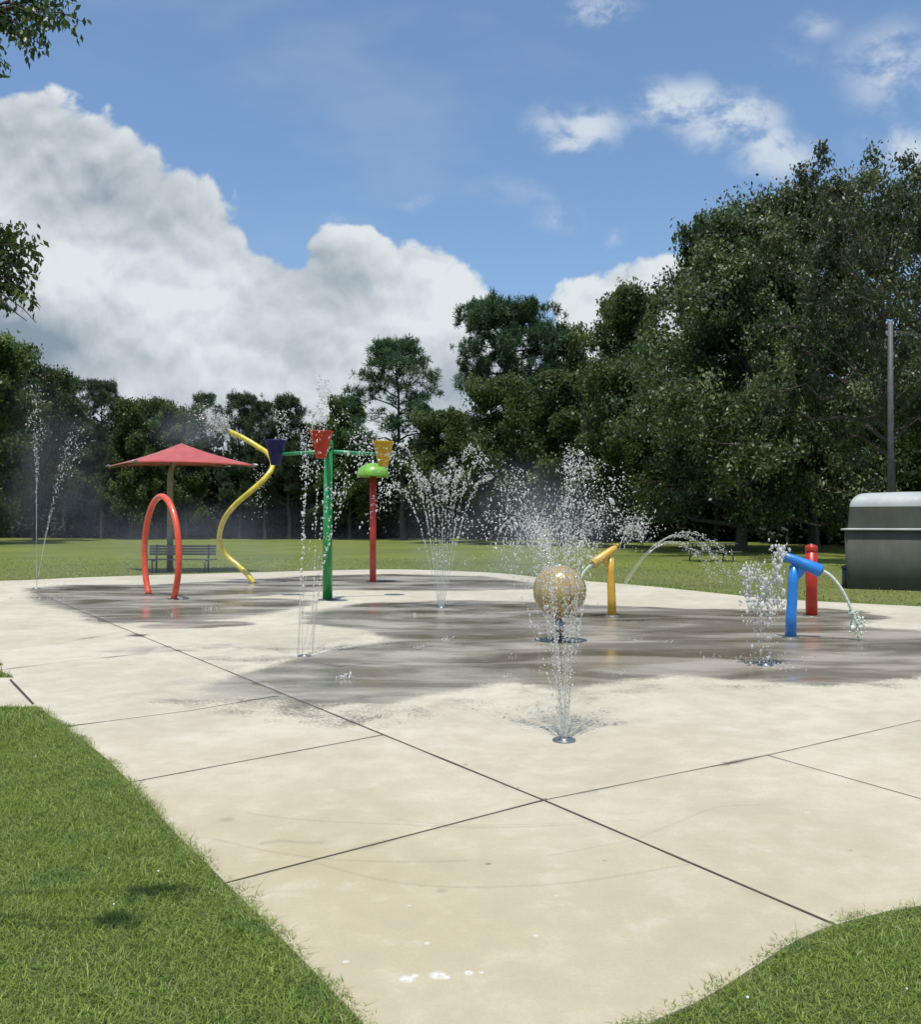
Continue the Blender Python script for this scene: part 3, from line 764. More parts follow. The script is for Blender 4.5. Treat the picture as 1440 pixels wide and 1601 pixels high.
def grow(seed, H, Rad, base, kind, limbs, subs, per, size, rc, profile, sparse=0.0, trunk_r=None, multi=1):
    r = np.random.default_rng(seed); paths = []; C = []; RC = []
    tr = trunk_r or H * .016
    az0 = r.uniform(0, 6.28); ph = r.uniform(0, 6.28, 5); am = r.uniform(.08, .22, 5)
    top = np.array([r.normal(0, .03) * H, r.normal(0, .03) * H, H * (.93 if kind != 'O' else .80)])
    tp = curve3((0, 0, -.1), top, 0, 9, H * .006, r); tp[0, :2] = 0
    trad = tr * (1 - .86 * np.linspace(0, 1, 9)); trad[0] *= 1.35
    paths.append((tp, trad))
    for i in range(limbs):
        t = (i + r.random()) / limbs; t = t ** .9
        zf = base + (1 - base) * t
        if zf > .96: zf = .96
        az = az0 + i * 2.39996 + r.normal(0, .3)
        env = profile(t) * Rad * (1 + sum(am[j] * math.sin((j + 1) * az + ph[j] + 4 * t) for j in range(5)))
        env *= r.uniform(.72, 1.1)
        k = zf * 8 / .93; k0 = int(min(k, 7)); fr = min(k - k0, 1)
        p0 = tp[k0] * (1 - fr) + tp[min(k0 + 1, 8)] * fr
        rise = (.35 if kind == 'P' else .5) * env * (t * 1.2 + (.05 if kind != 'O' else -.15))
        back = min(env * .55, (zf - .02) * H * .35) if kind != 'P' else 0
        start = p0 - np.array([0, 0, back * (.5 + .5 * t)])
        end = p0 + np.array([math.cos(az) * env, math.sin(az) * env, rise])
        end[2] = min(end[2], H - rc if kind != 'O' else H * .88)
        if kind != 'P':
            te = min(max((end[2] / H - base) / (1 - base), 0), .99); kf = min(1.0, max(.12, profile(te) / max(profile(t), .1))); end[:2] = p0[:2] + (end[:2] - p0[:2]) * kf
        lp = curve3(start, end, env * .08, 6, env * .03, r)
        lr = tr * (.42 - .25 * t) * np.linspace(1, .22, 6)
        paths.append((lp, lr))
        for s in range(subs):
            f = r.uniform(.30, 1.0) if s else 1.0
            q = f * 5; q0 = int(min(q, 4)); b0 = lp[q0] * (1 - (q - q0)) + lp[q0 + 1] * (q - q0)
            saz = az + r.normal(0, .9); L = env * r.uniform(.12, .34) * (1.3 - .5 * f) + rc * .4
            e = b0 + np.array([math.cos(saz) * L, math.sin(saz) * L, L * r.uniform(-.25, .75)])
            if kind == 'O': e[2] = min(e[2], H * (.91 + .02 * r.random()))
            if r.random() < sparse: continue
            paths.append((curve3(b0, e, 0, 3, L * .05, r), lr[3] * .5 * np.array([1, .7, .35])))
            C.append(e); RC.append(rc * r.uniform(.65, 1.3))
            if kind != 'P' and r.random() < .5: C.append((b0 + e) / 2 + r.normal(0, rc * .3, 3)); RC.append(rc * r.uniform(.5, .9))
    if kind != 'O': C.append(top + np.array([0, 0, .2])); RC.append(rc)
    C = np.array(C); RC = np.array(RC)
    C[:, 2] = np.minimum(C[:, 2], H - RC * .85)
    tv, tf = tubes_np(paths, 6)
    tm = np_mesh('trunk', tv, [tf], smooth=True); tm.materials.append(M['bark'])
    if kind == 'P': lv, lf, ti = leaves_needle(C, RC, per, size, r)
    else: lv, lf, ti = leaves_broad(C, RC, per, size, r)
    cm = np_mesh('crown', lv, [lf], {'tint': ('FACE', ti)})
    cm.materials.append(M['needle'] if kind == 'P' else (M['oak_leaf'] if kind == 'O' else M['leaf']))
    return tm, cm, (H if kind != 'O' else H * .965), Rad

dome = lambda t: math.sqrt(max(0, 1 - ((t - .38) / .66) ** 2)) if t > .38 else .70 + .30 * (t / .38)
cone_ = lambda t: (1 - t) ** .6 * .9 + .12
pinep = lambda t: (.62 + .5 * math.sin(math.pi * min(1, t * 1.1)) ) * (1 - .55 * t ** 2.5)
TREES = {
    'H0': grow(11, 15, 4.6, .16, 'H', 34, 7, 120, .17, .95, dome),
    'H1': grow(12, 15, 4.2, .12, 'H', 36, 7, 115, .17, .90, cone_),
    'H2': grow(13, 15, 5.0, .10, 'H', 38, 7, 115, .17, .95, dome),
    'H3': grow(14, 15, 3.8, .14, 'H', 34, 7, 110, .16, .85, lambda t: .75 + .3 * math.sin(3 * t) if t < .8 else 1.2 * (1.05 - t) + .45),
    'P0': grow(21, 18, 3.6, .42, 'P', 26, 5, 190, .045, .95, pinep),
    'P1': grow(22, 18, 4.0, .30, 'P', 34, 5, 180, .045, .95, pinep),
    'P2': grow(23, 18, 3.4, .22, 'P', 36, 5, 180, .045, .90, cone_),
    'P3': grow(27, 18, 4.2, .52, 'P', 42, 6, 230, .05, .95, lambda t: .55 + .5 * math.sin(math.pi * min(1, .12 + t * .95))),
    'O': grow(31, 19, 7.8, .10, 'O', 74, 10, 120, .12, .90, lambda t: (.80 + .60 * t) if t < .32 else max(.10, 1 - ((t - .3) / .74) ** 1.35), trunk_r=.36),
    'Q2': grow(43, 18, 5.6, .16, 'O', 62, 9, 115, .12, .85, dome, trunk_r=.32),
    'Q0': grow(41, 14, 5.6, .36, 'O', 44, 9, 130, .085, .52, dome, sparse=.36, trunk_r=.24),
    'Q1': grow(42, 14, 5.4, .32, 'O', 42, 9, 130, .085, .52, dome, sparse=.36, trunk_r=.24),
}
_used = set()
def tree(name, key, px, d, ytop, wpx, label, group=None, rz=None, cat='tree'):
    tm, cm, H, Rad = TREES[key]
    h = Z(ytop, d) + .04; sx = (wpx / F * d / 2) / (Rad * (1.15 if key == 'O' else 1.12)); sz = h / H
    root = empty(name, (X(px, d), d, -.04), rz if rz is not None else random.uniform(0, 6.28))
    tag(root, label, cat, group)
    root.scale = (sx, sx, sz)
    a = bpy.data.objects.new('trunk', tm); col.objects.link(a); a.parent = root
    b = bpy.data.objects.new('crown', cm); col.objects.link(b); b.parent = root
    return root
T = [
    ('hardwood_tree', 'H2', -25, 64, 522, 190, 'tall dark green tree cut off by the left edge of the photo'),
    ('hardwood_tree', 'H0', 55, 74, 572, 130, 'dark tree behind the tall thin spray, next to the tree cut by the left edge'),
    ('pine_tree', 'P2', 100, 84, 585, 90, 'dark pine with a stepped right side, left of the lighter spiky-topped trees'),
    ('pine_tree', 'P1', 160, 84, 594, 90, 'pine with a small pointed tip left of the red shade canopy'),
    ('hardwood_tree', 'H1', 205, 82, 622, 90, 'lighter green tree rising over the left corner of the red canopy'),
    ('hardwood_tree', 'H0', 245, 86, 622, 84, 'round dark treetop directly left of the red canopy peak'),
    ('hardwood_tree', 'H3', 290, 85, 630, 74, 'low dark tree right above the red canopy peak'),
    ('pine_tree', 'P0', 325, 90, 613, 54, 'narrow pine behind the spray from the yellow pole tip'),
    ('pine_tree', 'P2', 375, 88, 612, 80, 'dark pine just right of the yellow pole tip'),
    ('pine_tree', 'P1', 415, 86, 625, 66, 'low pine above the navy bucket'),
    ('pine_tree', 'P2', 452, 88, 616, 84, 'pine between the navy bucket and the red bucket'),
    ('hardwood_tree', 'H3', 500, 90, 660, 80, 'low dark tree straight behind the red bucket'),
    ('hardwood_tree', 'H1', 548, 86, 618, 100, 'dark tree between the red bucket and the yellow bucket'),
    ('pine_tree', 'P1', 632, 82, 530, 146, 'tall open-crowned pine standing above the yellow bucket'),
    ('hardwood_tree', 'H2', 700, 70, 642, 140, 'grey green round tree behind the middle fan of water'),
    ('pine_tree', 'P3', 787, 74, 473, 142, 'tall pine with a dark round head right of the gap in the tree line'),
    ('hardwood_tree', 'H2', 790, 64, 590, 150, 'mid green bushy tree below the dark round pine head'),
    ('hardwood_tree', 'H0', 885, 76, 505, 100, 'pointed treetop immediately right of the dark round pine head'),
    ('hardwood_tree', 'H1', 880, 60, 575, 150, 'broad tree rising behind the golden ball fountain'),
    ('hardwood_tree', 'H3', 978, 66, 446, 130, 'tall tree just left of the great oak, against the white cloud'),
    ('hardwood_tree', 'H2', 975, 54, 560, 150, 'full leafy tree between the golden ball and the great oak'),
    ('oak_tree', 'O', 1158, 47, 298, 430, 'great wide oak with speckled leaves standing behind the blue water cannon and picnic table'),
    ('hardwood_tree', 'H0', 1120, 70, 335, 170, 'treetop peeping over the left shoulder of the great oak'),
    ('oak_tree', 'Q2', 1272, 50, 240, 300, 'dense tall tree rising between the great oak and the open-crowned tree'),
    ('oak_tree', 'Q0', 1400, 33, 230, 380, 'tallest open-crowned tree with sky showing between its limbs, behind the utility pole'),
    ('oak_tree', 'Q1', 1505, 36, 240, 350, 'tall open tree cut by the right edge of the photo'),
    ('hardwood_tree', 'H2', 1420, 56, 655, 300, 'dark low tree standing far behind the grey utility pole'),
    ('hardwood_tree', 'H0', 1290, 68, 660, 220, 'dark low tree in the shade right of the great oak trunk'),
]
random.seed(3)
for a in T:
    tree(a[0], a[1], a[2], a[3], a[4], a[5], a[6], 'trees around the far lawn')
random.seed(7)

# dense wood behind the single trees: one uncountable mass
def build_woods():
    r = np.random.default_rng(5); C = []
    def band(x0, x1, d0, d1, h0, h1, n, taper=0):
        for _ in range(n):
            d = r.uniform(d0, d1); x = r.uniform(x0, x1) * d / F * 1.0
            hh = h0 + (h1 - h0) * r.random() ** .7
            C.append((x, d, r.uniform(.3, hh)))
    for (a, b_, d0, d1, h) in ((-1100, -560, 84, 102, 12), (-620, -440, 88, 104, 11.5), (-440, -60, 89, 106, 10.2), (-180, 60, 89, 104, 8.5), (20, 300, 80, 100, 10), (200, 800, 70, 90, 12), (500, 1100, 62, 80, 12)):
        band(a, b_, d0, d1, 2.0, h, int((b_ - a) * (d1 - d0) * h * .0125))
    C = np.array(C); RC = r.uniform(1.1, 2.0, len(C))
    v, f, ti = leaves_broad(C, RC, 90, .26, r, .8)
    me = np_mesh('woods', v, [f], {'tint': ('FACE', ti * .6)})  # lower tints deepen the painted shade
    o = link('woods', me, M['shaded_leaf']); tag(o, 'dark dense wood closing the view behind the separate trees', 'wood', kind='stuff')
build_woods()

# ------------------------------------------------------------------ near tree outside the left edge, its twigs hanging in
def near_tree():
    r = np.random.default_rng(77); d = 3.3; K = .31; RX = -2.95
    root = empty('overhanging_tree', (RX, d, -.014)); tag(root, 'near tree whose leafy twigs hang in at the upper left corner and edge', 'tree')
    paths = []; leafp = []
    paths.append((curve3((0, 0, -.05), (.1, .03, 3.5), 0, 8, .02, r), np.linspace(.085, .02, 8)))
    def tip(px, py, dd): return np.array([X(px, dd * .38) - RX, dd * .38 - d, Z(py, dd * .38)])
    mains = [((.02, 0, 2.0), (-30, 10, 8.3), [((4, 30), 8.3), ((20, 40), 8.3), ((60, 65), 8.2), ((105, 30), 8.4), ((75, 10), 8.3), ((125, 28), 8.3), ((45, 70), 8.3), ((40, 10), 8.4), ((85, 22), 8.1), ((-5, 100), 8.2), ((62, 40), 8.3), ((95, 5), 8.4), ((35, 50), 8.2), ((110, -20), 8.3), ((50, -20), 8.3)]),
             ((.01, 0, 1.6), (-40, 400, 8.1), [((40, 355), 8.1), ((55, 372), 8.0), ((58, 405), 8.2), ((30, 385), 8.1), ((50, 425), 8.1), ((15, 345), 8.1), ((48, 465), 8.0), ((20, 420), 8.1), ((10, 370), 8.2), ((25, 450), 8.1), ((-8, 440), 8.1), ((5, 395), 8.2), ((8, 470), 8.1), ((36, 440), 8.1)]),
             ((0, 0, 1.4), (-40, 445, 8.0), [((55, 498), 8.0), ((40, 495), 8.0), ((30, 488), 8.0)])]
    for (s, (ax, ay, ad), tips) in mains:
        a = tip(ax, ay, ad); paths.append((curve3(s, a, .08, 6, .01, r), np.linspace(.028, .007, 6)))
        for ((px, py), dd) in tips:
            e = tip(px, py, dd); c = curve3(a, e, .02, 6, .007, r); paths.append((c, np.linspace(.004, .0012, 6)))
            if ay == 445: continue
            for k in range(52):
                f = 5 * (1 - r.random() ** 1.5 * .55); f0 = int(min(f, 4)); leafp.append(c[f0] * (1 - (f - f0)) + c[f0 + 1] * (f - f0) + r.normal(0, .018, 3))
    for k in range(16):   # the rest of the crown, above and beside the frame
        az = r.uniform(2.2, 4.2); L = r.uniform(.3, .9); z = r.uniform(1.9, 3.4)
        e = np.array([math.cos(az) * L - .2, math.sin(az) * L, z + L * .3])
        paths.append((curve3((.03, 0, z - .3), e, .06, 5, .015, r), np.linspace(.016, .004, 5)))
        for j in range(170): leafp.append(e + r.normal(0, .14, 3))
    v, f = tubes_np(paths, 6); link('trunk', np_mesh('trunk', v, [f], smooth=True), M['bark'], root)
    P = np.array(leafp); n = len(P)
    dr = r.normal(0, .5, (n, 3)) + np.array([0, 0, -.9]); dr /= np.linalg.norm(dr, axis=1)[:, None]
    a = np.cross(dr, r.normal(0, 1, (n, 3))); a /= np.linalg.norm(a, axis=1)[:, None]
    L = r.uniform(.018, .036, (n, 1)); W = L * .24
    nn = np.cross(dr, a)
    v = np.stack([P, P + dr * L * .45 + a * W + nn * W * .3, P + dr * L, P + dr * L * .45 - a * W + nn * W * .3], 1).reshape(-1, 3); k = np.arange(n) * 4
    link('crown', np_mesh('crown', v, [np.stack([k, k + 1, k + 2], 1), np.stack([k, k + 2, k + 3], 1)], {'tint': ('FACE', np.tile(np.where(r.random(n) < .03, 1, r.random(n) * .85), 2))}), M['near_leaf'], root)
near_tree()

# ------------------------------------------------------------------ play features
def flange(mb, r, bolts=6):
    mb.lathe([(0, .014), (r, .014), (r, 0)], sides=24)
    for k in range(bolts):
        t = 2 * math.pi * k / bolts; c = (math.cos(t) * r * .78, math.sin(t) * r * .78, .014)
        mb.lathe([(0, .016), (.011, .016), (.011, 0)], c=c, sides=6)

# red hoop
x1, y1 = G(233, 930); x2, y2 = G(271, 937)
hc = ((x1 + x2) / 2, (y1 + y2) / 2); ang = math.atan2(y2 - y1, x2 - x1)
hoop = empty('spray_hoop', (hc[0], hc[1], 0), ang); tag(hoop, 'tall red tubular hoop standing in front of the bench', 'water hoop')
pts = []; A, B, CZ = 1.03, 1.24, .885
a0 = math.asin(-CZ / B)
for i in range(61):
    t = a0 + (math.pi - 2 * a0) * i / 60; pts.append((A * math.cos(t), 0, CZ + B * math.sin(t)))
MB().tube(pts, .064, 16).build('hoop_pipe', M['hoop'], hoop)
for s in (1, -1):
    f = MB(); flange(f, .12, 4); o = f.build('foot_plate', M['plate'], hoop); o.location = (pts[0][0] * s, 0, 0)
for i in range(6, 56, 7):
    p = Vector(pts[i]); n = Vector((0, 0, CZ)) - p; n.normalize()
    MB().lathe([(0, .02), (.012, .02), (.014, 0)], c=p + n * .062, sides=8, M=n.to_track_quat('Z', 'Y').to_matrix()).build('nozzle', M['steel'], hoop)

# yellow spiral pole
bx, by = G(397, 912)
sp = empty('spiral_pole', (bx, by, 0)); tag(sp, 'yellow corkscrew pole bending out over the red canopy', 'spray pole')
ctl = [(397, 912, 0), (388, 899, .10), (372, 884, .30), (352, 866, .42), (343, 843, .25), (349, 815, -.1), (366, 791, -.35), (392, 768, -.45), (414, 748, -.35), (426, 729, -.1), (420, 711, .2), (402, 698, .4), (380, 685, .5), (357, 674, .5)]
cp = catmull([(X(a, by + c) - bx, c, Z(b_, by + c)) for (a, b_, c) in ctl], 8); cp[0][2] = 0
MB().tube(cp, .068, 14).build('spiral_pipe', M['yellow'], sp)
f = MB(); flange(f, .15, 4); f.build('foot_plate', M['plate'], sp)
e = Vector(cp[-1]); dd = (e - Vector(cp[-3])).normalized()
MB().lathe([(0, .05), (.055, .05), (.075, 0), (.075, -.03)], c=e, sides=16, M=dd.to_track_quat('Z', 'Y').to_matrix()).build('nozzle', M['steel'], sp)
SPIRAL_TIP = Vector((bx, by, 0)) + e

# bucket post
bx, by = G(512, 938)
bp_ = empty('dumping_bucket_post', (bx, by, 0)); tag(bp_, 'tall green post carrying three tipping buckets on arms', 'bucket post')
zt = Z(692, by)
MB().tube([(0, 0, 0), (0, 0, 1.2), (.015, 0, zt)], [.10, .095, .085], 20).build('post', M['green'], bp_)
f = MB(); flange(f, .2, 8); f.build('foot_plate', M['plate'], bp_)
zarm = Z(706, by)
for (px, py_, dy, mt, lab) in ((431, 690, .55, 'navy', 'navy blue bucket'), (502, 676, -.95, 'bucket_red', 'red bucket at the front'), (599, 692, .55, 'bucket_yellow', 'yellow bucket')):
    d = by + dy; ex = X(px, d) - bx; L = math.hypot(ex, dy); ux, uy = ex / L, dy / L
    stop = L - (.17 if mt != 'bucket_red' else .2)
    MB().tube([(ux * .05, uy * .05, zarm), (ux * stop, uy * stop, zarm - .02)], [.042, .036], 14).build('arm', M['arm'], bp_)
    zb = Z(py_, d); hgt = .50; r1, r0 = .215, .10
    bk = MB(); prof = [(0, -hgt + .01), (r0, -hgt), (r1, 0), (r1 + .018, .0), (r1 + .018, .02), (r1 - .012, .018), (r0 - .01, -hgt + .03), (0, -hgt + .03)]
    bk.lathe(prof, c=(ex, dy, zb), sides=28); o = bk.build('bucket', M[mt], bp_); o['label'] = lab
    y_ = MB(); nx, ny = -uy, ux
    y_.tube([(ex + nx * .21, dy + ny * .19, zb - .26), (ex - nx * .21, dy - ny * .21, zb - .26)], .016, 8)
    y_.build('pivot_bracket', M[mt], o)
MB().lathe([(0, .07), (.07, .05), (.10, 0), (.10, -.12)], c=(.015, 0, zt), sides=20).build('post_cap', M['green'], bp_)

# mushroom
bx, by = G(583, 911)
mu = empty('mushroom_shower', (bx, by, 0)); tag(mu, 'thin red post topped by a lime green dome', 'mushroom shower')
zc = Z(744, by); R_ = 25.5 / F * by
MB().tube([(0, 0, 0), (0, 0, zc + .05)], .085, 18).build('post', M['red'], mu)
f = MB(); flange(f, .17, 6); f.build('foot_plate', M['plate'], mu)
hd = .33; prof = [(R_ - .02, -.03), (R_, -.03), (R_, .01)] + [(R_ * math.cos(a), .01 + hd * math.sin(a)) for a in np.linspace(.05, 1.5, 12)] + [(0, hd + .01)]
prof2 = [(0, hd - .03)] + [((R_ - .03) * math.cos(a), -.02 + (hd - .02) * math.sin(a)) for a in np.linspace(1.5, .05, 10)] + [(R_ - .02, -.03)]
MB().lathe(prof2[:-1] + prof, c=(0, 0, zc), sides=40).build('dome', M['lime'], mu)
MB().lathe([(0, .09), (.03, .07), (.04, .03), (.06, 0)], c=(0, 0, zc + hd), sides=14).build('spout', M['steel'], mu)

# golden ball
bx, by = G(875, 1003)
gb = empty('ball_fountain', (bx, by, 0)); tag(gb, 'golden brown ball with water running over it on a short steel stem', 'ball fountain')
rb = 41.5 / F * by; zb = Z(924, by)
prof = [(rb * math.sin(a), -rb * math.cos(a)) for a in np.linspace(.02, math.pi - .02, 40)]
MB().lathe(prof, c=(0, 0, zb), sides=64).build('ball', M['golden'], gb)
MB().tube([(0, 0, 0), (0, 0, zb - rb + .03)], .060, 20).build('stem', M['steel'], gb)
MB().lathe([(0, .025), (.10, .025), (.15, .012), (.16, 0)], sides=28).build('foot_plate', M['plate'], gb)
MB().lathe([(.062, .0), (.10, .01), (.10, .05), (.062, .06)], c=(0, 0, zb - rb - .02), sides=24).build('collar', M['steel'], gb)
MB().lathe([(0, .02), (.05, .015), (.06, 0)], c=(0, 0, zb + rb - .005), sides=20).build('spout', M['steel'], gb)

def cannon(name, label, base_px, side, mat, hpx, tips, r_post, lean):
    """a post with a swivelling barrel that is wider at its mouth"""
    bx, by = G(*base_px); root = empty(name, (bx, by, 0)); tag(root, label, 'water cannon')
    zt = Z(hpx, by); k = .95
    MB().tube([(0, 0, 0), (lean * .2, 0, zt * .3), (lean * .7, 0, zt * .75), (lean, 0, zt)], [r_post * 1.08, r_post, r_post * .95, r_post * .9], 20).build('post', M[mat], root)
    (ax, ay), (cx_, cy_) = tips
    a = Vector((X(ax, by) - bx, 0.03, Z(ay, by))); c = Vector((X(cx_, by - .12) - bx, -.12, Z(cy_, by - .12)))
    pts = [a + (c - a) * t for t in (0, .12, .3, .6, .97, 1)]
    MB().tube(pts, [.045, .062, .070, .078, .092, .086], 22).build('barrel', M[mat], root)
    dv = (c - a).normalized(); MB().lathe([(0, .0), (.066, 0), (.066, .01)], c=c + dv * .001, sides=18, M=dv.to_track_quat('Z', 'Y').to_matrix()).build('muzzle', M['steel'], root)
    w = MB(); g0 = a + (c - a) * .25; g1 = a + (c - a) * .66
    vs = [(lean * .8, -.03, zt * .72), (g0.x, -.03 + g0.y, g0.z - .03), (g1.x, g1.y - .03, g1.z - .03)]
    vs += [(p[0], p[1] + .06, p[2]) for p in vs]
    w.add(vs, [(0, 1, 2), (5, 4, 3), (0, 3, 4, 1), (1, 4, 5, 2), (2, 5, 3, 0)], False); w.build('bracket', M[mat], root, bevel=.008)
    hnd = MB(); q = a - dv * .02
    hnd.tube([q + Vector((0, -.13, .02)), q + Vector((0, 0, .05)), q + Vector((0, .13, .02))], .014, 10); hnd.build('handle', M[mat], root)
    MB().lathe([(0, .02), (r_post * 1.5, .02), (r_post * 1.7, 0)], sides=24).build('foot_plate', M['plate'], root)
    return root, Vector((bx, by, 0)) + c, dv
_, BLUE_TIP, BLUE_DIR = cannon('water_cannon', 'blue swivel water cannon on a blue post, pointing right', (1236, 997), 1, 'blue', 884, ((1224, 868), (1284, 893)), .072, .055)
_, AMB_TIP, AMB_DIR = cannon('water_cannon', 'amber yellow swivel water cannon right of the golden ball, pointing left', (957, 963), -1, 'amber', 872, ((964, 856), (926, 882)), .070, -.03)

# plain red post
bx, by = G(1269, 963)
rp = empty('activation_bollard', (bx, by, 0)); tag(rp, 'plain thick red post with a capped top beside the blue cannon', 'bollard')
MB().tube([(0, 0, 0), (0, 0, 1.14)], .096, 28).build('post', M['post_red'], rp)
MB().lathe([(.100, -.05), (.104, -.03), (.104, .02), (.09, .05), (.05, .066), (0, .07)], c=(0, 0, 1.14), sides=28).build('cap', M['post_red'], rp)
MB().lathe([(0, .07), (.03, .072), (.034, .062), (.034, .055)], c=(0, 0, 1.145), sides=16).build('button', M['steel'], rp)
MB().lathe([(0, .015), (.14, .015), (.15, 0)], sides=28).build('foot_plate', M['plate'], rp)

# shade canopy
d = 29.6
sh = empty('shade_canopy', (X(266, d), d, -.035)); tag(sh, 'red pyramid fabric shade on one tan post behind the bench', 'shade canopy')
zp = Z(693, d) + .035; ze = Z(727, d) + .035
def cn(px, dy, py): return Vector((X(px, d + dy) - X(266, d), dy, Z(py, d + dy) + .035))
cor = [cn(170, .9, 728.5), cn(211, -1.9, 721), cn(398, -1.0, 727), cn(352, 1.8, 728)]
apex = cn(283, -.1, 693)
mb = MB(); n = 14; grid = {}
vs, fs = [], []
for s in range(4):
    A_, B_ = cor[s], cor[(s + 1) % 4]; base = len(vs)
    for i in range(n + 1):
        for j in range(n + 1):
            u_, v_ = i / n, j / n; e_ = A_.lerp(B_, v_); e_ = e_ + (apex - e_) * .07 * math.sin(math.pi * v_) ; p = apex.lerp(e_, u_)
            p.z -= .05 * math.sin(math.pi * u_ ** .9) * (1 - .3 * math.sin(math.pi * v_)); vs.append(p)
    for i in range(n):
        for j in range(n):
            q = base + i * (n + 1) + j; fs.append((q, q + 1, q + n + 2, q + n + 1))
mb.add(vs, fs, True)
cn_o = mb.build('canopy', M['fabric'], sh)
md = cn_o.modifiers.new('thick', 'SOLIDIFY'); md.thickness = .012
h = MB()
for s in range(4):
    A_, B_ = cor[s], cor[(s + 1) % 4]; pts = []
    for j in range(15):
        v_ = j / 14; e_ = A_.lerp(B_, v_); pts.append(e_ + (apex - e_) * .07 * math.sin(math.pi * v_) + Vector((0, 0, -.02)))
    h.tube(pts, .026, 6)
h.build('hem', M['fabric'], sh)
for p in cor:
    o_ = (p - apex); o_.z *= .2; o_.normalize(); MB().lathe([(0, .14), (.03, .12), (.05, 0), (.05, -.06)], c=p, sides=10, M=o_.to_track_quat('Z', 'Y').to_matrix()).build('corner_fitting', M['steel'], sh)
rf = MB()
for p in cor: rf.tube([apex + Vector((0, 0, -.35)), p + Vector((0, 0, -.06))], .028, 8)
rf.build('rafter', M['tan'], sh)
MB().tube([(0, 0, 0), (0, 0, zp * .72), (.03, 0, zp * .80), (.16, 0, zp * .88), (apex.x, apex.y, apex.z - .30)], [.10, .095, .09, .085, .07], 16).build('post', M['tan'], sh)

# bench
d = 28.9
be = empty('park_bench', (X(282, d), d, -.035), 0); tag(be, 'dark slatted park bench under the red canopy', 'bench')
w_ = 2.1
s = MB()
for k in range(5): s.box((0, -.16 + k * .085, .44), (w_ + .1, .07, .03))
s.build('seat', M['dark_steel'], be)
s = MB()
for k in range(4): s.box((0, .24 + k * .012, .60 + k * .082), (w_, .028, .066))
s.build('backrest', M['dark_steel'], be)
for sx in (-.82, .82):
    s = MB(); s.tube([(sx, -.18, 0), (sx, -.18, .42)], .03, 8); s.build('leg', M['dark_steel'], be)
    s = MB(); s.tube([(sx, .22, 0), (sx, .22, .42), (sx, .29, .90)], .03, 8); s.build('leg', M['dark_steel'], be)
for sx in (-.82, .82): MB().tube([(sx, -.18, .41), (sx, .22, .41)], .025, 8).build('seat_rail', M['dark_steel'], be)

# pump hut
d = 21.8; x0 = X(1330, d); x1h = 13.6; dep = 2.6
HUR = R(-27); _c, _s = math.cos(HUR), math.sin(HUR); _hx, _hy = (x1h - x0) / 2, dep / 2
hu = empty('pump_enclosure', (x0 + _hx * _c - _hy * _s, d + .25 + _hx * _s + _hy * _c, -.035), HUR); tag(hu, 'grey green moulded plastic housing with a pale rounded roof', 'equipment housing')
hw = (x1h - x0) / 2; hd_ = dep / 2
def rounded_rect(hx, hy, r, n=6):
    out = []
    for (cx_, cy_, a0) in ((hx - r, hy - r, 0), (-hx + r, hy - r, 90), (-hx + r, -hy + r, 180), (hx - r, -hy + r, 270)):
        for k in range(n + 1):
            a = R(a0 + 90 * k / n); out.append((cx_ + r * math.cos(a), cy_ + r * math.sin(a)))
    return out
def loft(rings, cap=True):
    mb = MB(); n = len(rings[0][0]); vs, fs = [], []
    for (pl, z) in rings: vs += [(p[0], p[1], z) for p in pl]
    for i in range(len(rings) - 1):
        for k in range(n):
            k2 = (k + 1) % n; fs.append((i * n + k, i * n + k2, (i + 1) * n + k2, (i + 1) * n + k))
    mb.add(vs, fs, True)
    if cap: mb.add(vs[-n:], [tuple(range(n))], True)
    return mb
zl = Z(828, d) + .035; ztop = Z(768, d) + .035; zr = Z(792, d) + .035
loft([(rounded_rect(hw - .05, hd_ - .05, .10), 0), (rounded_rect(hw, hd_, .10), .05), (rounded_rect(hw + .05, hd_ + .05, .10), zl - .02)]).build('lower_shell', M['hut'], hu)
loft([(rounded_rect(hw + .05, hd_ + .05, .12), zl - .019), (rounded_rect(hw + .13, hd_ + .10, .14), zl - .017), (rounded_rect(hw + .13, hd_ + .10, .14), zl + .02), (rounded_rect(hw - .02, hd_ - .02, .12), zl + .033)]).build('flange', M['hut_roof'], hu)
loft([(rounded_rect(hw - .02, hd_ - .02, .12), zl + .034), (rounded_rect(hw - .06, hd_ - .05, .12), zr)], cap=False).build('upper_shell', M['hut'], hu)
rr = []
for k in range(9):
    a = math.pi / 2 * k / 8; ins = .34 * (1 - math.cos(a)); rr.append((rounded_rect(hw - .06 - ins, hd_ - .05 - ins * 1.1, .12 + .1 * math.sin(a)), zr + .001 + (ztop - zr - .03) * math.sin(a)))
rr.append((rounded_rect(hw * .55, hd_ * .3, .2), ztop)); 
loft(rr).build('roof', M['hut_roof'], hu)
for lx in (-.3, 1.2): MB().box((lx, -hd_ - .115, zl - .08), (.07, .03, .12)).build('latch', M['hut'], hu, bevel=.006)
vent = MB()
for k in range(5): vent.box((hw * .55, -hd_ - .03, .30 + k * .07), (.5, .03, .035))
vent.build('vent_louvre', M['hut'], hu)
vp = empty('valve_pipe', (X(1322, 22.3), 22.3, -.035)); tag(vp, 'short dark green pipe standing at the left corner of the grey housing', 'pipe')
MB().tube([(0, 0, 0), (0, 0, .50)], .085, 14).build('pipe', M['dark_green'], vp)
MB().lathe([(.10, 0), (.11, .02), (.09, .06), (0, .08)], c=(0, 0, .50), sides=16).build('cap', M['dark_green'], vp)

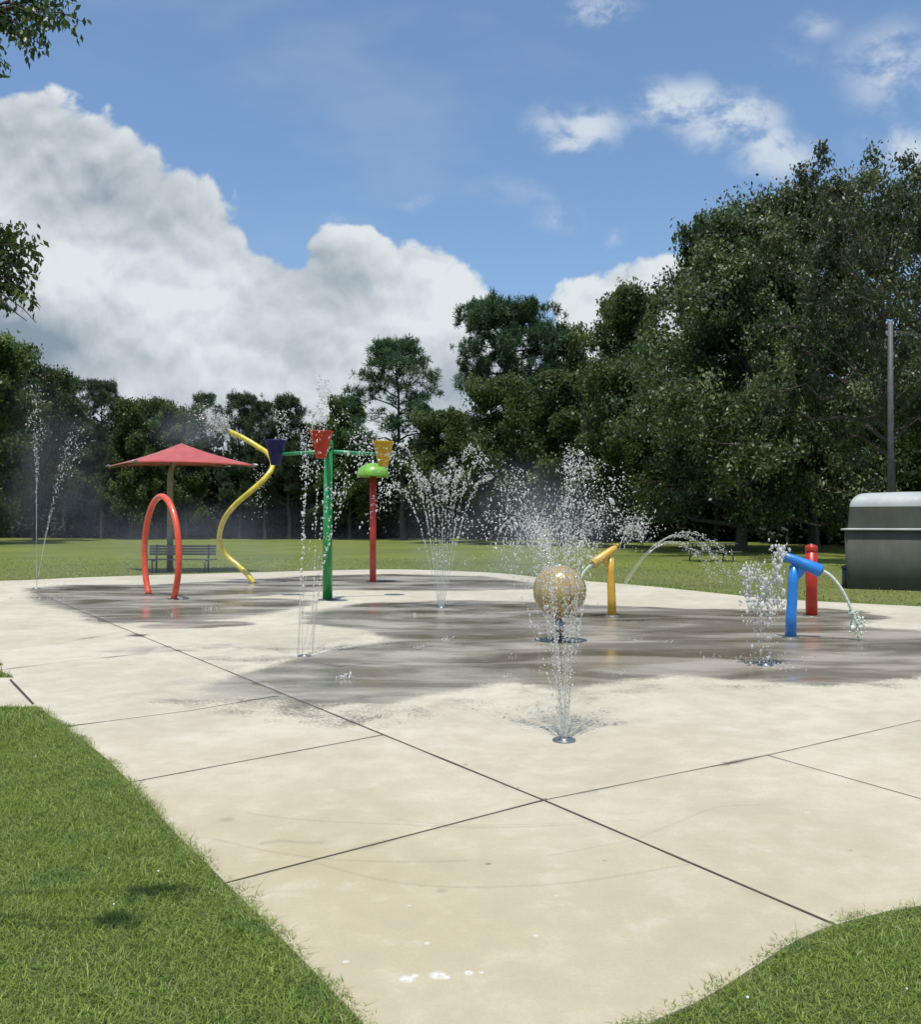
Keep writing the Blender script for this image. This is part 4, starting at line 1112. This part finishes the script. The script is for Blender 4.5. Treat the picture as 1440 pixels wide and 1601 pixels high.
# utility pole
d = 36.0
d = 27.0
up = empty('utility_pole', (X(1392, d), d, -.04)); tag(up, 'slim grey utility pole rising behind the housing', 'utility pole')
ph_ = Z(500, d)
MB().tube([(0, 0, 0), (.02, 0, ph_ * .6), (.03, 0, ph_)], [.092, .082, .070], 14).build('pole', M['grey_pole'], up)
for lx in (-.10, .16):
    MB().lathe([(.02, 0), (.035, .03), (.022, .06), (.035, .08), (0, .10)], c=(lx, -.02, ph_ - .40), sides=12).build('insulator', M['steel'], up)
cb = MB()
cb.tube([(.03 + .01, .13, ph_ - 2.2), (.03, .13, 2.5)], .035, 8); cb.build('conduit', M['grey_pole'], up)
for (lx, lab) in ((-.10, 'thin power line leaving the left insulator of the utility pole'), (.16, 'thin power line leaving the right insulator of the utility pole')):
    a = Vector((X(1392, d) + lx, d - .02, ph_ - .33)); e1 = a + Vector((40, 12, 1.5)); ptsw = []
    for k in range(21):
        t_ = k / 20; p = a.lerp(e1, t_); p.z -= 1.4 * 4 * t_ * (1 - t_); ptsw.append(p)
    tag(MB().tube(ptsw, .014, 5).build('power_line', M['dark_steel']), lab, 'cable')

# picnic table under the oak
d = 37.0
pt = empty('picnic_table', (X(1112, d), d, -.035), .1); tag(pt, 'low picnic table in the shade under the great oak', 'picnic table')
s = MB()
for k in range(5): s.box((0, -.32 + k * .16, .74), (1.9, .14, .04))
s.build('tabletop', M['grey_pole'], pt)
for sy in (-.72, .72):
    s = MB(); s.box((0, sy, .43), (1.9, .26, .04)); s.build('seat', M['grey_pole'], pt)
for sx in (-.7, .7):
    for sy in (-1, 1):
        s = MB(); s.tube([(sx, sy * .6, 0), (sx, sy * .2, .72)], .03, 8); s.build('leg', M['dark_steel'], pt)

# ground nozzles
NZ = [(882, 1158, .085, 'round floor nozzle in the dry concrete at the front, shooting the nearest jets'), (690, 950, .10, 'floor nozzle under the middle fan of water'), (57, 920, .10, 'floor nozzle under the tall thin jets at the far left'),
      (1197, 1040, .09, 'floor nozzle under the bubbling column left of the blue cannon'), (476, 1026, .08, 'floor nozzle under the jets crossing the green post')]
for (px, py, r, lab) in NZ:
    x, y = G(px, py); root = empty('floor_nozzle', (x, y, 0)); tag(root, lab, 'nozzle', 'nozzles set in the concrete')
    MB().lathe([(r, 0), (r, .012), (r * .88, .016), (r * .8, .008), (r * .5, .008)], sides=28).build('ring', M['steel'], root)
    MB().lathe([(r * .5, .007), (r * .45, .020), (0, .022)], sides=20).build('cap', M['steel'], root)

# ------------------------------------------------------------------ water
_t = (1 + 5 ** .5) / 2
ICO_V = np.array([(-1, _t, 0), (1, _t, 0), (-1, -_t, 0), (1, -_t, 0), (0, -1, _t), (0, 1, _t), (0, -1, -_t), (0, 1, -_t), (_t, 0, -1), (_t, 0, 1), (-_t, 0, -1), (-_t, 0, 1)], float); ICO_V /= np.linalg.norm(ICO_V[0])
ICO_F = np.array([(0, 11, 5), (0, 5, 1), (0, 1, 7), (0, 7, 10), (0, 10, 11), (1, 5, 9), (5, 11, 4), (11, 10, 2), (10, 7, 6), (7, 1, 8), (3, 9, 4), (3, 4, 2), (3, 2, 6), (3, 6, 8), (3, 8, 9), (4, 9, 5), (2, 4, 11), (6, 2, 10), (8, 6, 7), (9, 8, 1)])
class Drops:
    def __init__(s): s.P, s.Rr, s.D, s.paths = [], [], [], []
    def add(s, P, r, D=None):
        P = np.asarray(P, float); s.P.append(P); s.Rr.append(np.broadcast_to(r, (len(P),)).astype(float)); s.D.append(D if D is not None else np.tile([0, 0, 1.], (len(P), 1)))
    def jet(s, p0, v0, n, r0, tmax=None, solid=.22, jit=.05, g=9.8, t0=0.0, breakup=1.0, rs=.38):
        p0 = np.array(p0, float); v0 = np.array(v0, float)
        T = (v0[2] + math.sqrt(v0[2] ** 2 + 2 * g * p0[2])) / g if tmax is None else tmax
        if solid > 0:
            ts = np.linspace(0, T * solid, 12); pts = p0 + v0 * ts[:, None]; pts[:, 2] -= .5 * g * ts ** 2
            pts[1:] += rng.normal(0, .002, (11, 3)); s.paths.append((pts, r0 * .55 * rng.uniform(.7, 1.2, 12)))
        t = solid * T * .8 + (T - solid * T * .8) * np.sort(rng.random(n)) ; t = np.maximum(t, t0)
        sc = jit * np.clip((t / T - solid * .7), 0, 1) ** breakup
        P = p0 + v0 * t[:, None]; P[:, 2] -= .5 * g * t ** 2; P += rng.normal(0, 1, (n, 3)) * sc[:, None]
        D = v0 + np.array([0, 0, -1.]) * (g * t)[:, None]
        ok = P[:, 2] > 0.0; s.add(P[ok], (r0 * rng.lognormal(0, rs, n))[ok], D[ok])
    def build(s, name, label, cat='water spray', group=None, stretch=2.1, rag=.26):
        P = np.vstack(s.P); r = np.concatenate(s.Rr); D = np.vstack(s.D); sp = np.linalg.norm(D, axis=1)[:, None]; Dn = D / (sp + 1e-9)
        n = len(P); st = 1 + (stretch - 1) * rng.random(n)
        V = np.tile(ICO_V, (n, 1, 1)) * (1 + rag * rng.standard_normal((n, 12, 1)))
        al = np.einsum('nij,nj->ni', V, Dn)[:, :, None] * Dn[:, None, :]
        V = (V + al * (st - 1)[:, None, None]) * r[:, None, None] + P[:, None, :]
        Fc = (ICO_F[None] + (np.arange(n) * 12)[:, None, None]).reshape(-1, 3); V = V.reshape(-1, 3); faces = [Fc]
        if s.paths:
            tv, tf = tubes_np(s.paths, 6); faces.append(tf + len(V)); V = np.vstack([V, tv])
        o = link(name, np_mesh(name, V, faces, smooth=True), M['water'])
        tag(o, label, cat, group); return o
def splash(D, px, py, n=60, r=.006, rad=.12, h=.10):
    n = max(6, int(n * .55)); r *= .75; h *= .8; rad *= 1.15
    x, y = G(px, py); a = rng.uniform(0, 6.28, n); q = rad * rng.random(n) ** .7
    P = np.column_stack([x + np.cos(a) * q, y + np.sin(a) * q, .004 + h * rng.random(n) ** 2.2]); D.add(P, r * rng.lognormal(0, .4, n))
GRP = 'jets and sprays of water over the pad'
def vz(h): return math.sqrt(2 * 9.8 * h)

# near jets
D = Drops(); x, y = G(882, 1158)
for i in range(16):
    a = 2 * math.pi * i / 16 + rng.normal(0, .1); tl = R(rng.uniform(2.0, 6.5)); hh = rng.uniform(1.35, 1.95); v = vz(hh)
    D.jet((x + .02 * math.cos(a), y + .02 * math.sin(a), .02), (v * math.tan(tl) * math.cos(a) + .02, v * math.tan(tl) * math.sin(a) * .8 + .32, v), 240, .0028, tmax=v / 9.8 * rng.uniform(1.0, 1.4), solid=.10, jit=.08, breakup=1.6)
for i in range(5):
    v = vz(rng.uniform(1.9, 2.12)); D.jet((x, y, .02), (rng.normal(.12, .15), .35 + rng.normal(0, .1), v), 230, .0029, tmax=v / 9.8 * 1.3, solid=.12, jit=.06, breakup=1.5)
for i in range(11):
    v = vz(rng.uniform(1.45, 1.75)); D.jet((x, y, .02), (rng.choice([-.75, .72]) + rng.normal(0, .22), .9 + rng.normal(0, .25), v), 150, .0034, tmax=v / 9.8 * 1.3, solid=.05, jit=.07, breakup=1.3)
n = 1500; D.add(np.column_stack([x - .12 + rng.normal(0, .22, n), y + .3 + rng.normal(0, .2, n), 1.50 + rng.normal(0, .17, n)]), .0024 * rng.lognormal(0, .4, n))
for (a, b_) in ((800, 1062), (850, 1050), (960, 1055), (700, 1000), (655, 1015), (995, 1003), (1045, 1005), (800, 1026)): splash(D, a, b_, 26, .005, .10, .05)
D.build('water_spray', 'nearest cluster of jets rising from the front nozzle past the golden ball', group=GRP, stretch=2.6)

# middle fan
D = Drops(); x, y = G(690, 950)
for k, (dx, hh) in enumerate(((-.95, 2.25), (-.72, 2.7), (-.5, 2.5), (-.32, 2.35), (-.12, 2.45), (.06, 2.35), (.22, 2.75), (.38, 2.5), (.62, 3.0), (.8, 2.75), (-.82, 3.0), (.95, 2.4))):
    v = vz(hh - .02); t_ = v / 9.8
    D.jet((x + dx * .05, y, .02), (dx / t_ * .86, rng.normal(0, .25), v), 210, .0078, tmax=t_ * rng.uniform(1.1, 1.65), solid=.14, jit=.10, breakup=1.4)
D.build('water_spray', 'open fan of beaded jets in the middle, right of the lime green dome', group=GRP)

# jets by the green post
D = Drops(); x, y = G(476, 1026)
for (dx, hh, dy, n) in ((.10, 3.15, .25, 260), (.20, 2.9, .1, 200), (.02, 2.3, .5, 150), (.72, 2.55, .4, 190), (.9, 2.45, .5, 190), (.55, 2.65, .2, 160), (.05, 2.65, 0, 160), (.16, 2.0, .3, 120), (.5, 2.9, .5, 120)):
    v = vz(hh); t_ = v / 9.8
    D.jet((x + rng.uniform(-.08, .1), y + rng.uniform(-.05, .05), .02), (dx / t_, dy / t_, v), int(n * .75), .0056, tmax=t_ * rng.uniform(1.0, 1.5), solid=.12, jit=.07, breakup=1.3)
for (a, b_, n, r_) in ((540, 1060, 80, .09), (700, 1001, 40, .08), (655, 1015, 30, .07), (325, 952, 50, .16), (268, 962, 26, .08), (678, 942, 24, .05), (648, 962, 24, .05), (530, 945, 14, .05)): splash(D, a, b_, n, .0065, r_, .05)
D.build('water_spray', 'thin jets climbing across the green post and the red bucket', group=GRP)

# far left tall
D = Drops(); x, y = G(57, 920)
for i in range(3): D.jet((x, y, .02), (rng.normal(0, .03), 0, vz(rng.uniform(3.6, 5.2))), 130, .0062, tmax=.95, solid=.34, jit=.26, breakup=1.5)
for i in range(3): D.jet((x, y, .02), (rng.normal(1.35, .06), 0, vz(rng.uniform(3.2, 3.9))), 120, .0062, tmax=.85, solid=.28, jit=.28, breakup=1.4)
for i in range(3):
    for (a, b_) in ((40, 935), (70, 938), (83, 915)): splash(D, a + i * 9, b_, 16, .008, .25, .06)
D.build('water_spray', 'two tall thin jets at the far left of the pad', group=GRP)

# bubbling column
D = Drops(); x, y = G(1197, 1040)
for i in range(12):
    dx = rng.uniform(-.16, .14); D.jet((x + dx * .8, y + rng.normal(0, .04), .02), (dx * .5, rng.normal(0, .1), vz(rng.uniform(.7, 1.15))), 26, .0060, solid=.0, jit=.06, breakup=1.0, rs=.5)
n = 520
cxs = rng.choice([-.20, -.10, .02, .14], n, p=[.24, .28, .18, .30]); P = np.column_stack([x + cxs + rng.normal(0, .035, n), y + rng.normal(0, .08, n), .55 + .70 * rng.random(n) ** .85])
P[:, 2] -= np.where(cxs < -.05, .10, np.where(cxs < .1, .18, 0)); D.add(P, .0072 * rng.lognormal(0, .5, n))
n = 60; D.add(np.column_stack([x + .17 + rng.normal(0, .05, n), y + rng.normal(0, .05, n), 1.27 + rng.normal(0, .05, n)]), .009 * rng.lognormal(0, .3, n))
for i in range(11): splash(D, 1197 + rng.normal(0, 34), 1035 + rng.normal(0, 8), 34, .0050, .22, .08)
D.build('water_spray', 'frothy white column bubbling up left of the blue cannon', group=GRP, stretch=2.4, rag=.42)

# arc over the far lawn edge
D = Drops()
x, y = G(978, 916); 
for (dx, hh, n) in ((2.75, 1.22, 520), (2.3, 1.05, 420), (3.0, 1.3, 300)):
    v = vz(hh); T_ = 2 * v / 9.8; D.jet((x + rng.uniform(-.06, .06), y, .02), (dx / T_, rng.normal(0, .08), v), n, .0085, solid=.30, jit=.10, breakup=1.2)
D.build('water_spray', 'low arc of water curving right in front of the great oak', group=GRP)

# arc far right of ball, small puff
D = Drops(); c = np.array([X(993, 14.5), 14.5, Z(824, 14.5)])
n = 520; P = c + rng.normal(0, 1, (n, 3)) * np.array([.15, .15, .14]); D.add(P, .0058 * rng.lognormal(0, .4, n))
D.jet((c[0] - .25, 14.5, c[2] - .35), (.7, 0, 2.6), 110, .006, tmax=.45, solid=.1, jit=.05)
D.build('water_spray', 'small puff of drops hanging above the amber cannon', group=GRP)

# spray off the spiral tip
D = Drops(); tpx = SPIRAL_TIP
for i in range(34):
    D.jet(tpx, (rng.uniform(-2.6, -.4), rng.uniform(-.8, .8), rng.uniform(1.0, 3.4)), 40, .0085, tmax=rng.uniform(.2, .48), solid=0, jit=.16, breakup=.8)
for z_ in (742, 762, 788): 
    n = 26; D.add(np.column_stack([X(405, tpx.y) + rng.normal(0, .12, n), np.full(n, tpx.y) + rng.normal(0, .1, n), Z(z_, tpx.y) + rng.normal(0, .18, n)]), .010)
D.build('water_spray', 'fan of fine spray blown left from the tip of the yellow corkscrew pole', group=GRP)

# above the buckets
D = Drops(); 
for (px, y0, y1_, n, d_) in ((505, 588, 660, 110, 17.9), (440, 640, 690, 90, 19.4), (592, 655, 690, 90, 19.4)):
    D.add(np.column_stack([X(px, d_) + rng.normal(0, .07, n), d_ + rng.normal(0, .08, n), np.array([Z(q, d_) for q in rng.uniform(y0, y1_, n)])]), .009 * rng.lognormal(0, .3, n))
D.jet((X(488, 17.9), 17.9, Z(676, 17.9)), (.08, 0, 2.6), 60, .01, tmax=.28, solid=.8, jit=.03)
D.build('water_spray', 'drops spouting up out of the three tipping buckets', group=GRP)

# cannon streams
def stream(tip, dv, sp_, name, label, n=13, r=.026, tm=.42):
    v = dv * sp_; ts = np.linspace(0, tm, n); pts = np.array([np.array(tip) + np.array(v) * t for t in ts]); pts[:, 2] -= 4.9 * ts ** 2
    pts = pts[pts[:, 2] > .02]; D = Drops(); D.paths.append((pts, r * np.linspace(1.1, .7, len(pts)) * rng.uniform(.85, 1.15, len(pts))))
    e = pts[-1]; D.add(e + rng.normal(0, 1, (120, 3)) * np.array([.05, .05, .10]), .009 * rng.lognormal(0, .4, 120))
    o = D.build(name, label, 'water stream'); o.data.materials[0] = M['flow']; return o
stream(BLUE_TIP, (BLUE_DIR + Vector((0, 0, .25))), 1.35, 'water_stream', 'pale green stream pouring from the mouth of the blue cannon', tm=.36)
stream(AMB_TIP, (AMB_DIR + Vector((0, 0, .2))), 1.5, 'water_stream', 'stream pouring left from the mouth of the amber cannon', r=.02, tm=.30)

# water running off the ball
D = Drops(); bx, by = G(875, 1003)
for i in range(16):
    a = rng.uniform(0, 6.28); q = rb * rng.uniform(.6, 1.0); n = 18
    P = np.column_stack([bx + math.cos(a) * q + rng.normal(0, .006, n), by + math.sin(a) * q + rng.normal(0, .006, n), rng.uniform(.0, zb - math.sqrt(max(0, rb * rb - q * q)) * .8, n)]); D.add(P, .0048 * rng.lognormal(0, .3, n), np.tile([0, 0, -1.], (n, 1)))
D.build('water_spray', 'drips falling all round the golden ball', group=GRP, stretch=2.2)

# ------------------------------------------------------------------ drifting mist round the jets
def mist(label, c, r, dens, seed):
    bm = bmesh.new(); bmesh.ops.create_icosphere(bm, subdivisions=3, radius=1.0)
    me = bpy.data.meshes.new('mist'); bm.to_mesh(me); bm.free()
    m = bpy.data.materials.new('mist_air'); m.use_nodes = True; t = NT(m.node_tree); t.n.clear()
    out = t.new('ShaderNodeOutputMaterial'); pv = t.new('ShaderNodeVolumePrincipled'); t.l.new(pv.outputs[0], out.inputs['Volume'])
    pv.inputs['Color'].default_value = (.95, .97, 1, 1); pv.inputs['Anisotropy'].default_value = .2
    oc = t.new('ShaderNodeTexCoord').outputs['Object']
    L = t.v('LENGTH', oc); fall = t.ramp(L, 1.0, .25, 0, 1)
    n = t.ramp(t.noise(t.v('ADD', t.v('MULTIPLY', oc, (r[0], r[1], r[2])), (seed, 0, 0)), .9, 2, .55), .32, .68)
    t.l.new(t.m('MULTIPLY', t.m('MULTIPLY', fall, n), dens), pv.inputs['Density'])
    o = link('mist', me, m); o.location = c; o.scale = r; tag(o, label, 'mist', kind='stuff')
mist('pale mist hanging low round the red hoop and the bench', (X(330, 21.5), 21.5, .9), (5.6, 2.6, 1.5), .07, 3)
mist('pale mist drifting behind the golden ball', (X(800, 13.2), 13.6, 1.25), (2.3, 1.5, 1.5), .20, 9)
mist('thin mist round the tall jets at the far left', (X(85, 22), 22, 2.6), (1.7, 1.4, 3.2), .10, 17)
mist('thin mist blown left off the tip of the yellow corkscrew pole', (SPIRAL_TIP.x - .9, SPIRAL_TIP.y, SPIRAL_TIP.z + .1), (1.5, 1.0, .9), .22, 23)
